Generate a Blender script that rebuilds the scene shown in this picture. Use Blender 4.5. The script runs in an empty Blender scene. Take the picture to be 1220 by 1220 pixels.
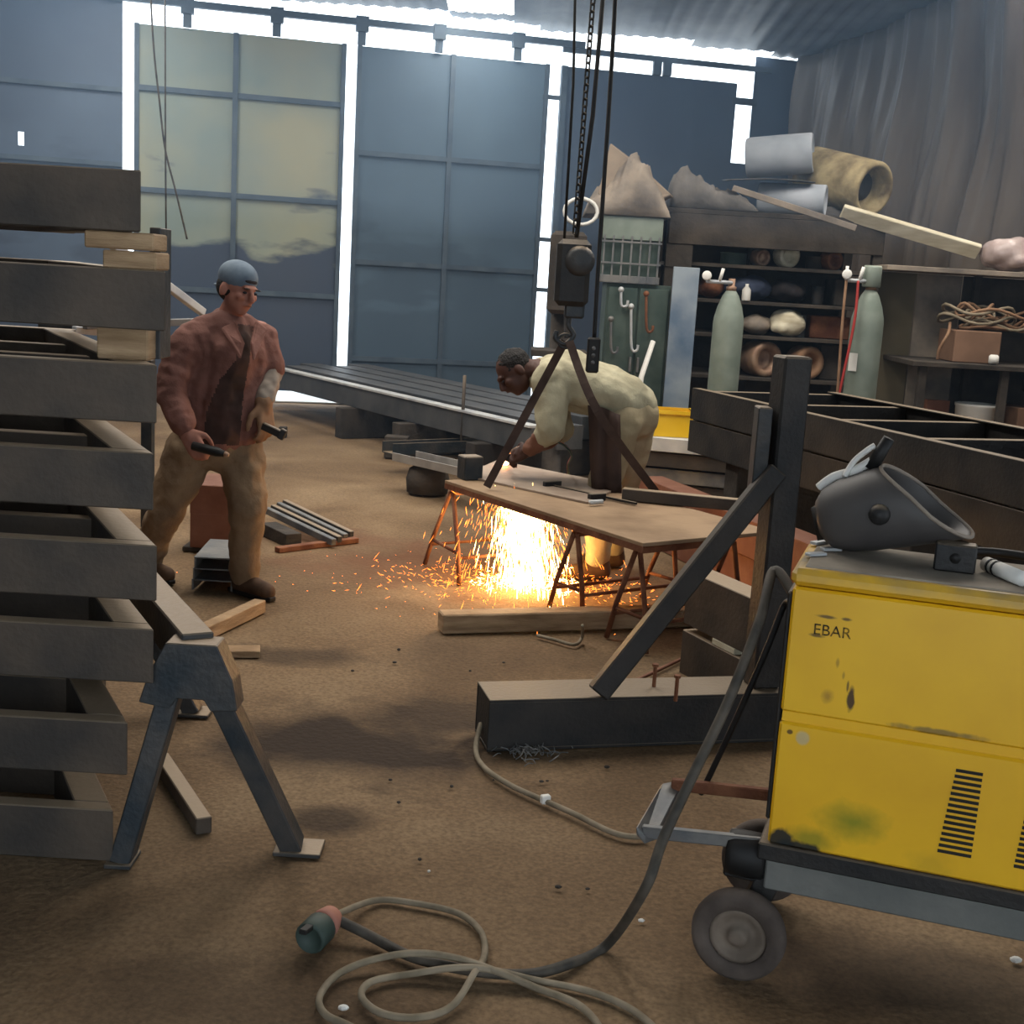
import bpy, bmesh, math, random
import numpy as np
from mathutils import Vector, Matrix

random.seed(7)
scene = bpy.context.scene
COL = scene.collection
V = Vector

# ------------------------------------------------------------------ camera
FPX, PITCH, ROLL, EYE = 1500.0, math.radians(10.6), math.radians(-3.35), 1.6
c_fw = V((0, math.cos(PITCH), -math.sin(PITCH)))
_up0 = V((0, math.sin(PITCH), math.cos(PITCH)))
_rt0 = V((1, 0, 0))
c_rt = _rt0 * math.cos(ROLL) - _up0 * math.sin(ROLL)
c_up = _up0 * math.cos(ROLL) + _rt0 * math.sin(ROLL)
cam = bpy.data.cameras.new('camera')
cam.sensor_fit = 'HORIZONTAL'
cam.sensor_width = 36.0
cam.lens = 36.0 * FPX / 1220.0
cam.clip_end = 200
camo = bpy.data.objects.new('camera', cam)
COL.objects.link(camo)
camo.matrix_world = Matrix(((c_rt.x, c_up.x, -c_fw.x, 0), (c_rt.y, c_up.y, -c_fw.y, 0),
                            (c_rt.z, c_up.z, -c_fw.z, EYE), (0, 0, 0, 1)))
scene.camera = camo
camo['kind'] = 'helper'

# ------------------------------------------------------------------ world, exposure
vs = scene.view_settings
vs.view_transform = 'Standard'
vs.look = 'None'
vs.exposure = 0.0
vs.gamma = 1.0
vs.use_curve_mapping = False
world = bpy.data.worlds.new('World')
scene.world = world
world.use_nodes = True
wn = world.node_tree
bg = wn.nodes['Background']
bg.inputs['Color'].default_value = (0.80, 0.90, 1.0, 1)      # overcast daylight
bg.inputs['Strength'].default_value = 3.6
SKYLIGHT = 15.0                                               # daylight glowing through the roof sheets
scene.cycles.use_denoising = True
scene.cycles.max_bounces = 6
scene.cycles.diffuse_bounces = 4
scene.cycles.glossy_bounces = 3
scene.cycles.volume_bounces = 1
scene.cycles.sample_clamp_indirect = 4.0
scene.cycles.caustics_reflective = False
scene.cycles.caustics_refractive = False
# ------------------------------------------------------------------ pixel helpers (1220 x 1220 frame)
EYEP = V((0, 0, EYE))
def ray(x, y): return c_fw + c_rt * ((x - 610) / FPX) - c_up * ((y - 610) / FPX)
def G(x, y, z=0.0):
    d = ray(x, y); return EYEP + d * ((z - EYE) / d.z)
def D(x, y, Y):
    d = ray(x, y); return EYEP + d * (Y / d.y)
def PL(x, y, p, n):
    d = ray(x, y); return EYEP + d * ((p - EYEP).dot(n) / d.dot(n))

# ------------------------------------------------------------------ materials
def lin(c):
    return tuple((v / 12.92 if v <= 0.04045 else ((v + 0.055) / 1.055) ** 2.4) for v in c)
_m = {}
def mat(name, c1, c2=None, scale=6.0, rough=0.7, metal=0.0, bump=0.0, bscale=40.0, dust=None, dustamt=0.0,
        stretch=None, spec=0.3, detail=6.0, contrast=(0.35, 0.65), trans=0.0):
    """two-tone noise material; dust = colour lying on faces that look up."""
    if name in _m: return _m[name]
    m = bpy.data.materials.new(name); m.use_nodes = True
    nt = m.node_tree; N = nt.nodes; L = nt.links
    b = N['Principled BSDF']
    b.inputs['Roughness'].default_value = rough
    b.inputs['Metallic'].default_value = metal
    b.inputs['Specular IOR Level'].default_value = spec
    tc = N.new('ShaderNodeTexCoord')
    mp = N.new('ShaderNodeMapping')
    L.new(tc.outputs['Object'], mp.inputs['Vector'])
    if stretch: mp.inputs['Scale'].default_value = stretch
    no = N.new('ShaderNodeTexNoise')
    no.inputs['Scale'].default_value = scale; no.inputs['Detail'].default_value = detail
    L.new(mp.outputs['Vector'], no.inputs['Vector'])
    ramp = N.new('ShaderNodeValToRGB')
    ramp.color_ramp.elements[0].position = contrast[0]; ramp.color_ramp.elements[1].position = contrast[1]
    ramp.color_ramp.elements[0].color = (*lin(c1), 1)
    ramp.color_ramp.elements[1].color = (*lin(c2 or c1), 1)
    L.new(no.outputs['Fac'], ramp.inputs['Fac'])
    colout = ramp.outputs['Color']
    if dust:
        ge = N.new('ShaderNodeNewGeometry')
        sp = N.new('ShaderNodeSeparateXYZ'); L.new(ge.outputs['Normal'], sp.inputs[0])
        mr = N.new('ShaderNodeMapRange')
        mr.inputs['From Min'].default_value = 0.5; mr.inputs['From Max'].default_value = 0.95
        mr.inputs['To Max'].default_value = dustamt
        L.new(sp.outputs['Z'], mr.inputs['Value'])
        mx = N.new('ShaderNodeMix'); mx.data_type = 'RGBA'
        L.new(mr.outputs['Result'], mx.inputs['Factor'])
        L.new(colout, mx.inputs['A']); mx.inputs['B'].default_value = (*lin(dust), 1)
        colout = mx.outputs['Result']
    L.new(colout, b.inputs['Base Color'])
    if bump:
        n2 = N.new('ShaderNodeTexNoise'); n2.inputs['Scale'].default_value = bscale; n2.inputs['Detail'].default_value = 5
        L.new(mp.outputs['Vector'], n2.inputs['Vector'])
        bp = N.new('ShaderNodeBump'); bp.inputs['Strength'].default_value = bump; bp.inputs['Distance'].default_value = 0.02
        L.new(n2.outputs['Fac'], bp.inputs['Height']); L.new(bp.outputs['Normal'], b.inputs['Normal'])
    m['nodes'] = 1
    _m[name] = m
    return m
def emit(name, col, s):
    if name in _m: return _m[name]
    m = bpy.data.materials.new(name); m.use_nodes = True
    nt = m.node_tree; nt.nodes.clear()
    o = nt.nodes.new('ShaderNodeOutputMaterial'); e = nt.nodes.new('ShaderNodeEmission')
    e.inputs['Color'].default_value = (*lin(col), 1); e.inputs['Strength'].default_value = s
    nt.links.new(e.outputs[0], o.inputs[0]); _m[name] = m
    return m

DUST = (0.60, 0.53, 0.44)
M_black = mat('black_steel', (0.13, 0.135, 0.14), (0.20, 0.19, 0.18), 5, 0.55, 0.25, 0.15, 60, DUST, 0.55)
M_frame = mat('mill_scale_steel', (0.225, 0.21, 0.195), (0.33, 0.29, 0.25), 4, 0.6, 0.2, 0.12, 50, (0.66, 0.58, 0.48), 0.75)
M_trestle = mat('blue_black_steel', (0.17, 0.20, 0.22), (0.29, 0.28, 0.27), 7, 0.5, 0.3, 0.15, 50, (0.62, 0.54, 0.44), 0.7)
M_grey = mat('grey_steel', (0.36, 0.37, 0.38), (0.48, 0.47, 0.45), 8, 0.5, 0.4, 0.1, 50)
M_pale = mat('pale_galvanised', (0.66, 0.67, 0.68), (0.80, 0.80, 0.78), 6, 0.5, 0.2, 0.05, 30)
M_rust = mat('rusty_steel', (0.36, 0.21, 0.14), (0.50, 0.33, 0.23), 9, 0.8, 0.1, 0.3, 60)
M_brownst = mat('brown_primer_steel', (0.40, 0.25, 0.19), (0.48, 0.33, 0.26), 5, 0.7, 0.1, 0.1, 40)
M_wood = mat('dusty_timber', (0.52, 0.42, 0.31), (0.68, 0.57, 0.44), 5, 0.85, 0, 0.3, 30, stretch=(1, 1, 6))
M_palewood = mat('pale_timber', (0.70, 0.66, 0.56), (0.80, 0.77, 0.68), 5, 0.85, 0, 0.2, 30, stretch=(1, 1, 5))
M_darkwood = mat('sooty_timber', (0.19, 0.175, 0.16), (0.28, 0.25, 0.22), 4, 0.9, 0, 0.3, 30)
M_rubber = mat('dusty_rubber', (0.25, 0.22, 0.20), (0.36, 0.32, 0.29), 8, 0.9, 0, 0.2, 40)
M_blackrub = mat('black_rubber', (0.07, 0.07, 0.07), (0.13, 0.12, 0.11), 10, 0.6)
M_cable = mat('dusty_black_cable', (0.20, 0.19, 0.17), (0.34, 0.31, 0.27), 12, 0.7)
M_tan = mat('dusty_tan_cable', (0.42, 0.38, 0.31), (0.55, 0.50, 0.42), 12, 0.8)
M_card = mat('brown_cardboard', (0.42, 0.32, 0.25), (0.52, 0.40, 0.32), 3, 0.9)
M_white = mat('off_white_plastic', (0.78, 0.77, 0.74), (0.87, 0.86, 0.83), 4, 0.6)
M_green = mat('grey_green_paint', (0.42, 0.46, 0.42), (0.51, 0.545, 0.50), 5, 0.5, 0.1, dust=(0.6, 0.6, 0.55), dustamt=0.2)
M_dkgreen = mat('dark_green_paint', (0.20, 0.26, 0.24), (0.30, 0.35, 0.32), 5, 0.6)
M_bluegrey = mat('blue_grey_board', (0.28, 0.37, 0.47), (0.56, 0.60, 0.63), 2.2, 0.6)
M_yellowplast = mat('yellow_plastic', (0.90, 0.72, 0.12), (0.95, 0.78, 0.20), 4, 0.5)
M_red = mat('red_hose', (0.62, 0.20, 0.18), None, 4, 0.6)
M_cloth = mat('grey_canvas', (0.42, 0.39, 0.36), (0.58, 0.53, 0.47), 4, 0.95, 0, 0.4, 15)
M_foam = mat('yellowed_foam', (0.36, 0.31, 0.23), (0.64, 0.58, 0.44), 5, 0.95, 0, 0.4, 20)
M_copper = mat('copper_wire', (0.48, 0.37, 0.30), (0.62, 0.51, 0.42), 12, 0.5, 0.4)
M_skin = mat('sunburnt_skin', (0.56, 0.37, 0.31), (0.64, 0.44, 0.37), 10, 0.6)
M_skin2 = mat('dark_brown_skin', (0.25, 0.16, 0.13), (0.32, 0.21, 0.17), 10, 0.6)
M_jacket = mat('rust_brown_jacket', (0.40, 0.27, 0.235), (0.49, 0.34, 0.30), 7, 0.95, 0, 0.35, 25)
M_trouser = mat('khaki_brown_trousers', (0.42, 0.34, 0.26), (0.52, 0.43, 0.33), 5, 0.95, 0, 0.35, 25)
M_cap = mat('grey_blue_cap', (0.36, 0.41, 0.46), (0.44, 0.49, 0.53), 12, 0.95)
M_boot = mat('brown_work_boot', (0.24, 0.17, 0.12), (0.34, 0.25, 0.18), 12, 0.8)
M_overall = mat('beige_work_jacket', (0.60, 0.57, 0.47), (0.70, 0.67, 0.56), 6, 0.95, 0, 0.35, 25)
M_overtrouser = mat('beige_work_trousers', (0.56, 0.51, 0.40), (0.66, 0.60, 0.48), 6, 0.95, 0, 0.3, 25)
M_apron = mat('dark_leather_apron', (0.20, 0.15, 0.13), (0.28, 0.21, 0.18), 6, 0.8)
M_hair = mat('black_hair', (0.06, 0.05, 0.05), (0.11, 0.09, 0.08), 40, 0.7, 0, 0.6, 120)
M_dark = mat('dark_shirt', (0.14, 0.13, 0.14), (0.20, 0.18, 0.18), 8, 0.95)
M_glove = mat('grey_glove_cuff', (0.48, 0.44, 0.40), (0.58, 0.53, 0.48), 8, 0.95)
M_leather = mat('tan_leather', (0.48, 0.36, 0.27), (0.56, 0.44, 0.34), 8, 0.9)

# ------------------------------------------------------------------ mesh builder
class MB:
    def __init__(s): s.v = []; s.f = []; s.smooth = False
    def add(s, vs, fs):
        b = len(s.v); s.v += [tuple(p) for p in vs]; s.f += [tuple(i + b for i in f) for f in fs]; return s
    def obox(s, c, ax, ay, az):
        """box by centre and three half-axis vectors"""
        c = V(c); ax = V(ax); ay = V(ay); az = V(az)
        if ax.cross(ay).dot(az) < 0: ax = -ax
        vs = [c + ax * i + ay * j + az * k for k in (-1, 1) for j in (-1, 1) for i in (-1, 1)]
        return s.add(vs, [(0, 2, 3, 1), (4, 5, 7, 6), (0, 1, 5, 4), (2, 6, 7, 3), (0, 4, 6, 2), (1, 3, 7, 5)])
    def box(s, c, size, rz=0):
        ca, sa = math.cos(rz), math.sin(rz)
        return s.obox(c, V((ca, sa, 0)) * size[0] / 2, V((-sa, ca, 0)) * size[1] / 2, V((0, 0, size[2] / 2)))
    def bar(s, p, q, w, h, up=(0, 0, 1)):
        """rectangular bar from p to q; w across, h along 'up'"""
        p = V(p); q = V(q); d = q - p; a = d.normalized(); up = V(up)
        side = a.cross(up)
        if side.length < 1e-4: side = a.cross(V((0, 1, 0)))
        side.normalize(); u = side.cross(a).normalized()
        return s.obox((p + q) / 2, d / 2, side * w / 2, u * h / 2)
    def prism(s, poly, ext):
        """polygon (list of points) extruded by vector ext"""
        n = len(poly); ext = V(ext)
        a = [V(p) for p in poly]
        nrm = V((0, 0, 0))
        for i in range(n): nrm += a[i].cross(a[(i + 1) % n])
        if nrm.dot(ext) > 0: a = a[::-1]
        vs = a + [p + ext for p in a]
        fs = [tuple(range(n)), tuple(range(2 * n - 1, n - 1, -1))]
        fs += [(i + n, (i + 1) % n + n, (i + 1) % n, i) for i in range(n)]
        fs = [f for f in fs]
        return s.add(vs, fs)
    def tube(s, pts, r, n=8, closed=False, caps=True):
        pts = [V(p) for p in pts]; m = len(pts)
        rs = r if isinstance(r, (list, tuple)) else [r] * m
        vs, fs = [], []
        side = None
        for i in range(m):
            if closed: t = pts[(i + 1) % m] - pts[i - 1]
            else: t = pts[min(i + 1, m - 1)] - pts[max(i - 1, 0)]
            if t.length < 1e-9: t = V((0, 0, 1))
            t.normalize()
            if side is None:
                side = t.cross(V((0, 0, 1)))
                if side.length < 0.05: side = t.cross(V((0, 1, 0)))
            side = (side - t * side.dot(t))
            if side.length < 1e-6: side = t.orthogonal()
            side.normalize(); u = t.cross(side)
            for k in range(n):
                a = 2 * math.pi * k / n
                vs.append(pts[i] + (side * math.cos(a) + u * math.sin(a)) * rs[i])
        for i in range(m if closed else m - 1):
            j = (i + 1) % m
            for k in range(n):
                l = (k + 1) % n
                fs.append((i * n + k, i * n + l, j * n + l, j * n + k))
        if caps and not closed:
            fs.append(tuple(range(n - 1, -1, -1))); fs.append(tuple(range((m - 1) * n, m * n)))
        return s.add(vs, fs)
    def lathe(s, prof, o, axis=(0, 0, 1), n=24):
        """prof = [(r, h)...] about axis at o"""
        o = V(o); a = V(axis).normalized(); x = a.orthogonal().normalized(); y = a.cross(x)
        vs, fs = [], []
        for r, h in prof:
            for k in range(n):
                t = 2 * math.pi * k / n
                vs.append(o + a * h + (x * math.cos(t) + y * math.sin(t)) * max(r, 1e-4))
        for i in range(len(prof) - 1):
            for k in range(n):
                l = (k + 1) % n
                fs.append((i * n + k, i * n + l, (i + 1) * n + l, (i + 1) * n + k))
        fs.append(tuple(range(n - 1, -1, -1))); fs.append(tuple(range((len(prof) - 1) * n, len(prof) * n)))
        return s.add(vs, fs)
    def ball(s, c, r, sx=1, sy=1, sz=1, n=12, m=8, R=None):
        c = V(c); vs, fs = [], []
        for i in range(m + 1):
            ph = math.pi * i / m
            for k in range(n):
                t = 2 * math.pi * k / n
                p = V((r * sx * math.sin(ph) * math.cos(t), r * sy * math.sin(ph) * math.sin(t), r * sz * math.cos(ph)))
                if R is not None: p = R @ p
                vs.append(c + p)
        for i in range(m):
            for k in range(n):
                l = (k + 1) % n
                fs.append((i * n + k, (i + 1) * n + k, (i + 1) * n + l, i * n + l))
        return s.add(vs, fs)
    def mesh(s, name, smooth=False, bevel=0.0, weld=False):
        me = bpy.data.meshes.new(name)
        me.from_pydata(s.v, [], s.f); me.validate()
        bm = bmesh.new(); bm.from_mesh(me)
        if weld: bmesh.ops.remove_doubles(bm, verts=bm.verts, dist=1e-4)
        bmesh.ops.recalc_face_normals(bm, faces=bm.faces)
        if bevel:
            bmesh.ops.bevel(bm, geom=list(bm.edges), offset=bevel, segments=1, affect='EDGES', clamp_overlap=True)
        bm.to_mesh(me); bm.free()
        if smooth:
            for p in me.polygons: p.use_smooth = True
        return me

def link(name, me, material, parent=None):
    o = bpy.data.objects.new(name, me); COL.objects.link(o)
    if material and not me.materials: me.materials.append(material)
    if parent is not None:
        o.parent = parent
        o.matrix_parent_inverse = WM(parent).inverted()
    return o
def WM(o):
    m = Matrix.Translation(o.location) @ o.rotation_euler.to_matrix().to_4x4()
    if o.parent is not None: m = WM(o.parent) @ o.matrix_parent_inverse @ m
    return m
def tag(o, label, cat, group=None, kind=None):
    o['label'] = label; o['category'] = cat
    if group: o['group'] = group
    if kind: o['kind'] = kind
    return o
def thing(name, label, cat, loc=(0, 0, 0), group=None, kind=None):
    o = bpy.data.objects.new(name, None); COL.objects.link(o)
    o.location = loc; o.empty_display_size = 0.1
    return tag(o, label, cat, group, kind)
def part(name, mb, material, parent, smooth=False, bevel=0.0, label=None):
    o = link(name, mb.mesh(name, smooth, bevel), material, parent)
    if label: o['label'] = label
    return o
def solo(name, mb, material, label, cat, smooth=False, bevel=0.0, group=None, kind=None):
    return tag(link(name, mb.mesh(name, smooth, bevel), material), label, cat, group, kind)
def struct(name, mb, material, parent=None, label=None, cat=None, smooth=False, bevel=0.0):
    o = link(name, mb.mesh(name, smooth, bevel), material, parent)
    if parent is None:
        o['kind'] = 'structure'
        if label: o['label'] = label
        if cat: o['category'] = cat
    return o
def catmull(P, k=8):
    P = [V(p) for p in P]; out = []
    for i in range(len(P) - 1):
        a = P[max(i - 1, 0)]; b = P[i]; c = P[i + 1]; d = P[min(i + 2, len(P) - 1)]
        for j in range(k):
            t = j / k
            out.append(0.5 * ((2 * b) + (c - a) * t + (2 * a - 5 * b + 4 * c - d) * t * t + (3 * b - a - 3 * c + d) * t ** 3))
    out.append(P[-1]); return out
Z = V((0, 0, 1))

# ================================================================== SETTING
# ---- floor
m = bpy.data.materials.new('packed_dirt_floor'); m.use_nodes = True
nt = m.node_tree; N = nt.nodes; L = nt.links; b = N['Principled BSDF']; b.inputs['Roughness'].default_value = 0.9
b.inputs['Specular IOR Level'].default_value = 0.2
tc = N.new('ShaderNodeTexCoord')
def noise(scale, detail=6, dist=0.0):
    n = N.new('ShaderNodeTexNoise'); n.inputs['Scale'].default_value = scale; n.inputs['Detail'].default_value = detail
    n.inputs['Distortion'].default_value = dist; L.new(tc.outputs['Object'], n.inputs['Vector']); return n
def ramp(src, stops):
    r = N.new('ShaderNodeValToRGB'); e = r.color_ramp.elements
    while len(e) < len(stops): e.new(0.5)
    for k, (p, c) in enumerate(stops): e[k].position = p; e[k].color = (*lin(c), 1)
    L.new(src, r.inputs['Fac']); return r
def mix(fac, a, bb, mode='MIX'):
    x = N.new('ShaderNodeMix'); x.data_type = 'RGBA'; x.blend_type = mode
    if hasattr(fac, 'is_output'): L.new(fac, x.inputs['Factor'])
    else: x.inputs['Factor'].default_value = fac
    for k, s in (('A', a), ('B', bb)):
        if hasattr(s, 'is_output'): L.new(s, x.inputs[k])
        else: x.inputs[k].default_value = (*lin(s), 1)
    return x.outputs['Result']
base = ramp(noise(1.1, 7, 0.4).outputs['Fac'], [(0.30, (0.39, 0.31, 0.225)), (0.5, (0.485, 0.395, 0.295)), (0.72, (0.57, 0.48, 0.37))]).outputs['Color']
fine = ramp(noise(75, 9).outputs['Fac'], [(0.3, (0.55, 0.55, 0.55)), (0.7, (1, 1, 1))]).outputs['Color']
colr = mix(0.55, base, fine, 'MULTIPLY')
def spot(cx, cy, rx, ry, amt):
    """a patch (oily stain, painted spark glow) with a ragged edge at a fixed place on the floor"""
    mp = N.new('ShaderNodeMapping'); L.new(tc.outputs['Object'], mp.inputs['Vector'])
    mp.vector_type = 'TEXTURE'
    mp.inputs['Location'].default_value = (cx, cy, 0); mp.inputs['Scale'].default_value = (rx, ry, 1)
    ln = N.new('ShaderNodeVectorMath'); ln.operation = 'LENGTH'; L.new(mp.outputs['Vector'], ln.inputs[0])
    nz = noise(3.2, 6, 0.6)
    ad = N.new('ShaderNodeMath'); ad.operation = 'ADD'; L.new(ln.outputs['Value'], ad.inputs[0])
    ms = N.new('ShaderNodeMath'); ms.operation = 'MULTIPLY_ADD'; L.new(nz.outputs['Fac'], ms.inputs[0]); ms.inputs[1].default_value = 1.6; ms.inputs[2].default_value = -0.8
    L.new(ms.outputs[0], ad.inputs[1])
    mr = N.new('ShaderNodeMapRange'); L.new(ad.outputs[0], mr.inputs['Value'])
    mr.inputs['From Min'].default_value = 1.05; mr.inputs['From Max'].default_value = 0.45; mr.inputs['To Max'].default_value = amt
    return mr.outputs['Result']
for (px, py, rx, ry, amt) in ((440, 885, 0.62, 0.40, 0.93), (390, 975, 0.16, 0.13, 0.75), (350, 780, 0.34, 0.17, 0.65),
                              (745, 790, 0.5, 0.2, 0.35), (300, 1190, 0.5, 0.25, 0.4), (1080, 1160, 0.6, 0.2, 0.6), (530, 850, 0.32, 0.3, 0.7)):
    p = G(px, py); colr = mix(spot(p.x, p.y, rx, ry, amt), colr, (0.17, 0.135, 0.11))
rp = G(620, 690); colr = mix(spot(rp.x - 0.3, rp.y + 0.2, 1.1, 0.6, 0.55), colr, (0.36, 0.22, 0.15))  # rust stain with the sparks' red glow painted into its colour
rp = G(380, 640); colr = mix(spot(rp.x, rp.y, 0.6, 0.35, 0.5), colr, (0.36, 0.21, 0.15))  # red glow by the profile bundle, painted into the floor colour
L.new(colr, b.inputs['Base Color'])
bp = N.new('ShaderNodeBump'); bp.inputs['Strength'].default_value = 0.45; bp.inputs['Distance'].default_value = 0.015
L.new(noise(42, 9).outputs['Fac'], bp.inputs['Height']); L.new(bp.outputs['Normal'], b.inputs['Normal'])
M_floor = m
mb = MB()
xs = np.linspace(-7, 9, 81); ys = np.linspace(-5, 19, 121)
rng = np.random.default_rng(3)
for y in ys:
    for x in xs:
        mb.v.append((x, y, -0.006 + 0.005 * math.sin(x * 3.1 + 1.3 * math.sin(y * 2.3)) * math.cos(y * 2.7)))
for j in range(120):
    for i in range(80):
        a = j * 81 + i; mb.f.append((a, a + 1, a + 82, a + 81))
struct('floor', mb, M_floor, label='brown packed earth workshop floor with oil stains', cat='floor', smooth=True)

# ---- back wall plane (turned 14 degrees), its local coordinates s (along) and z
WA = math.radians(14.0)
W_u = V((math.cos(WA), math.sin(WA), 0)); W_n = V((math.sin(WA), -math.cos(WA), 0))   # n faces the room
W_o = V((-2.1, 14.75, 0))
def SZ(x, y):
    p = PL(x, y, W_o, W_n); return ((p - W_o).dot(W_u), p.z)
def WP(s, z, off=0.0): return W_o + W_u * s + Z * z + W_n * off
def wbox(mb, s0, s1, z0, z1, o0, o1):
    c = WP((s0 + s1) / 2, (z0 + z1) / 2, (o0 + o1) / 2)
    return mb.obox(c, W_u * (s1 - s0) / 2, W_n * (o1 - o0) / 2, Z * (z1 - z0) / 2)

def door_paint(name, c1, c2, stain, amount, zlo, zhi):
    """sheet paint with rising damp / overspray stains that have a ragged edge"""
    m = bpy.data.materials.new(name); m.use_nodes = True
    global nt, N, L, tc
    nt = m.node_tree; N = nt.nodes; L = nt.links; b = N['Principled BSDF']; b.inputs['Roughness'].default_value = 0.6
    tc = N.new('ShaderNodeTexCoord')
    base = ramp(noise(0.7, 4).outputs['Fac'], [(0.35, c1), (0.65, c2)]).outputs['Color']
    sp = N.new('ShaderNodeSeparateXYZ'); L.new(tc.outputs['Object'], sp.inputs[0])
    mp = N.new('ShaderNodeMapping'); L.new(tc.outputs['Object'], mp.inputs['Vector']); mp.inputs['Scale'].default_value = (0.55, 0.55, 1.6)
    n1 = N.new('ShaderNodeTexNoise'); n1.inputs['Scale'].default_value = 1.3; n1.inputs['Detail'].default_value = 5; L.new(mp.outputs[0], n1.inputs['Vector'])
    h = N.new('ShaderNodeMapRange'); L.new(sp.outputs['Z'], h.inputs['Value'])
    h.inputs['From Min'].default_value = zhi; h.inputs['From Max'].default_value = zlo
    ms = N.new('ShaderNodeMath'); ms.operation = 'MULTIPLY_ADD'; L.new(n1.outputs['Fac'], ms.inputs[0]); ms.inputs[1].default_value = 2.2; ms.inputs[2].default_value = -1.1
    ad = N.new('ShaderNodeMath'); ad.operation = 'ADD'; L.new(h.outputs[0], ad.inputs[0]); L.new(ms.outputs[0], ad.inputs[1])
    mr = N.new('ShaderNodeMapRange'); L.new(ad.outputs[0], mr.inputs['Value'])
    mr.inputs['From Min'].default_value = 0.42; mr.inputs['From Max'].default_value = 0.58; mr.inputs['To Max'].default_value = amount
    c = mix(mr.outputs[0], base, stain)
    L.new(c, b.inputs['Base Color'])
    return m
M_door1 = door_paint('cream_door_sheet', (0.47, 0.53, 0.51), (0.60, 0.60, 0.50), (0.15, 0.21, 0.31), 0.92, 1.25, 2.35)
M_door2 = door_paint('blue_grey_door_sheet', (0.265, 0.345, 0.41), (0.32, 0.405, 0.47), (0.22, 0.29, 0.35), 0.6, 0.5, 2.6)
M_wallb = door_paint('dull_blue_wall_sheet', (0.24, 0.295, 0.37), (0.30, 0.365, 0.44), (0.20, 0.24, 0.30), 0.5, 0.5, 2.4)
M_rib = mat('door_rib_steel', (0.26, 0.31, 0.36), (0.32, 0.37, 0.41), 5, 0.6, 0.2)

sL0 = SZ(146, 100)[0]; sL1 = SZ(160, 100)[0]
sM0 = SZ(407, 240)[0]; sM1 = SZ(420, 240)[0]
sR0 = SZ(645, 240)[0]; sR1 = SZ(659, 240)[0]
sE0 = SZ(876, 130)[0]; sE1 = SZ(896, 130)[0]
DT = 4.03
sC, _ = SZ(935, 150)
def door(name, s0, s1, zb, M, label, rows, split):
    t = thing(name, label, 'door', WP((s0 + s1) / 2, 0)); t['kind'] = 'structure'
    cols = [s0, s0 + (s1 - s0) * split, s1]
    zz = [zb] + [r for r in rows] + [DT]
    for i in range(2):
        for j in range(len(zz) - 1):
            q = MB(); wbox(q, cols[i] + 0.008, cols[i + 1] - 0.008, zz[j] + 0.008, zz[j + 1] - 0.008, -0.012, 0.0)
            part('panel', q, M, t)
    q = MB(); wbox(q, s0, s1, zb, DT, -0.025, -0.013); part('backing_sheet', q, M_rib, t)
    for j in range(1, len(zz) - 1):
        q = MB(); wbox(q, s0, s1, zz[j] - 0.028, zz[j] + 0.028, 0.0, 0.035); part('rib', q, M_rib, t)
    q = MB(); wbox(q, cols[1] - 0.028, cols[1] + 0.028, zb, DT, 0.0, 0.04); part('rib', q, M_rib, t)
    for (a, c) in ((s0, s0 + 0.05), (s1 - 0.05, s1)):
        q = MB(); wbox(q, a, c, zb, DT, 0.0, 0.04); part('stile', q, M_rib, t)
    return t
rows1 = [SZ(290, 348)[1], SZ(290, 234)[1], SZ(290, 115)[1]]
door('door_1', sL1, sM0, 0.14, M_door1, 'cream sheet metal sliding door leaf stained dark blue low down', rows1, 0.47)
rows2 = [1.0 + (SZ(530, 318)[1] - 1.0) * 0.0, SZ(530, 318)[1], SZ(530, 190)[1]]
rows2[0] = max(0.55, rows2[1] - (rows2[2] - rows2[1]))
door('door_2', sM1, sR0, 0.06, M_door2, 'plain blue-grey sheet metal sliding door leaf', rows2, 0.49)

# fixed wall sheets either side, each a sheet of its own
wl = thing('wall_back_left', 'dull blue sheet metal wall beside the cream door leaf', 'wall', WP(sL0 - 2, 0)); wl['kind'] = 'structure'
hs_, hz_ = SZ(25, 165)
s = sL0
while s > sL0 - 4.5:
    q = MB()
    if s - 1.1 < hs_ < s:       # this sheet has a small rust hole that daylight shines through
        wbox(q, s - 1.1, hs_ - 0.03, 0.0, 4.40, -0.02, 0.0); wbox(q, hs_ + 0.03, s, 0.0, 4.40, -0.02, 0.0)
        wbox(q, hs_ - 0.03, hs_ + 0.03, 0.0, hz_ - 0.07, -0.02, 0.0); wbox(q, hs_ - 0.03, hs_ + 0.03, hz_ + 0.07, 4.40, -0.02, 0.0)
    else: wbox(q, s - 1.1, s, 0.0, 4.40, -0.02, 0.0)
    part('sheet', q, M_wallb, wl)
    s -= 1.1
for zz in (SZ(60, 100)[1], SZ(60, 190)[1] - 0.0, 1.4):
    q = MB(); wbox(q, sL0 - 4.4, sL0, zz - 0.025, zz + 0.025, 0, 0.04); part('rib', q, M_rib, wl)
wr = thing('wall_back_right', 'dull blue sheet metal wall behind the cluttered rack', 'wall', WP(sR1 + 1, 0)); wr['kind'] = 'structure'
for a, c in ((sR1, (sR1 + sE0) / 2), ((sR1 + sE0) / 2, sE0)):
    q = MB(); wbox(q, a, c, 0.0, 4.03, -0.02, 0.0); part('sheet', q, M_wallb, wr)
q = MB(); wbox(q, sE1, sC + 0.28, 0.0, 4.36, -0.02, 0.0); part('sheet', q, M_wallb, wr)
q = MB(); wbox(q, sE0, sE1, 0.0, SZ(885, 195)[1], -0.02, 0.0); part('sheet', q, M_wallb, wr)
zz = SZ(885, 121)[1]
q = MB(); wbox(q, sE0 - 0.05, sE1 + 0.05, zz - 0.04, zz + 0.04, -0.02, 0.02); part('rib', q, M_rib, wr)
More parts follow.
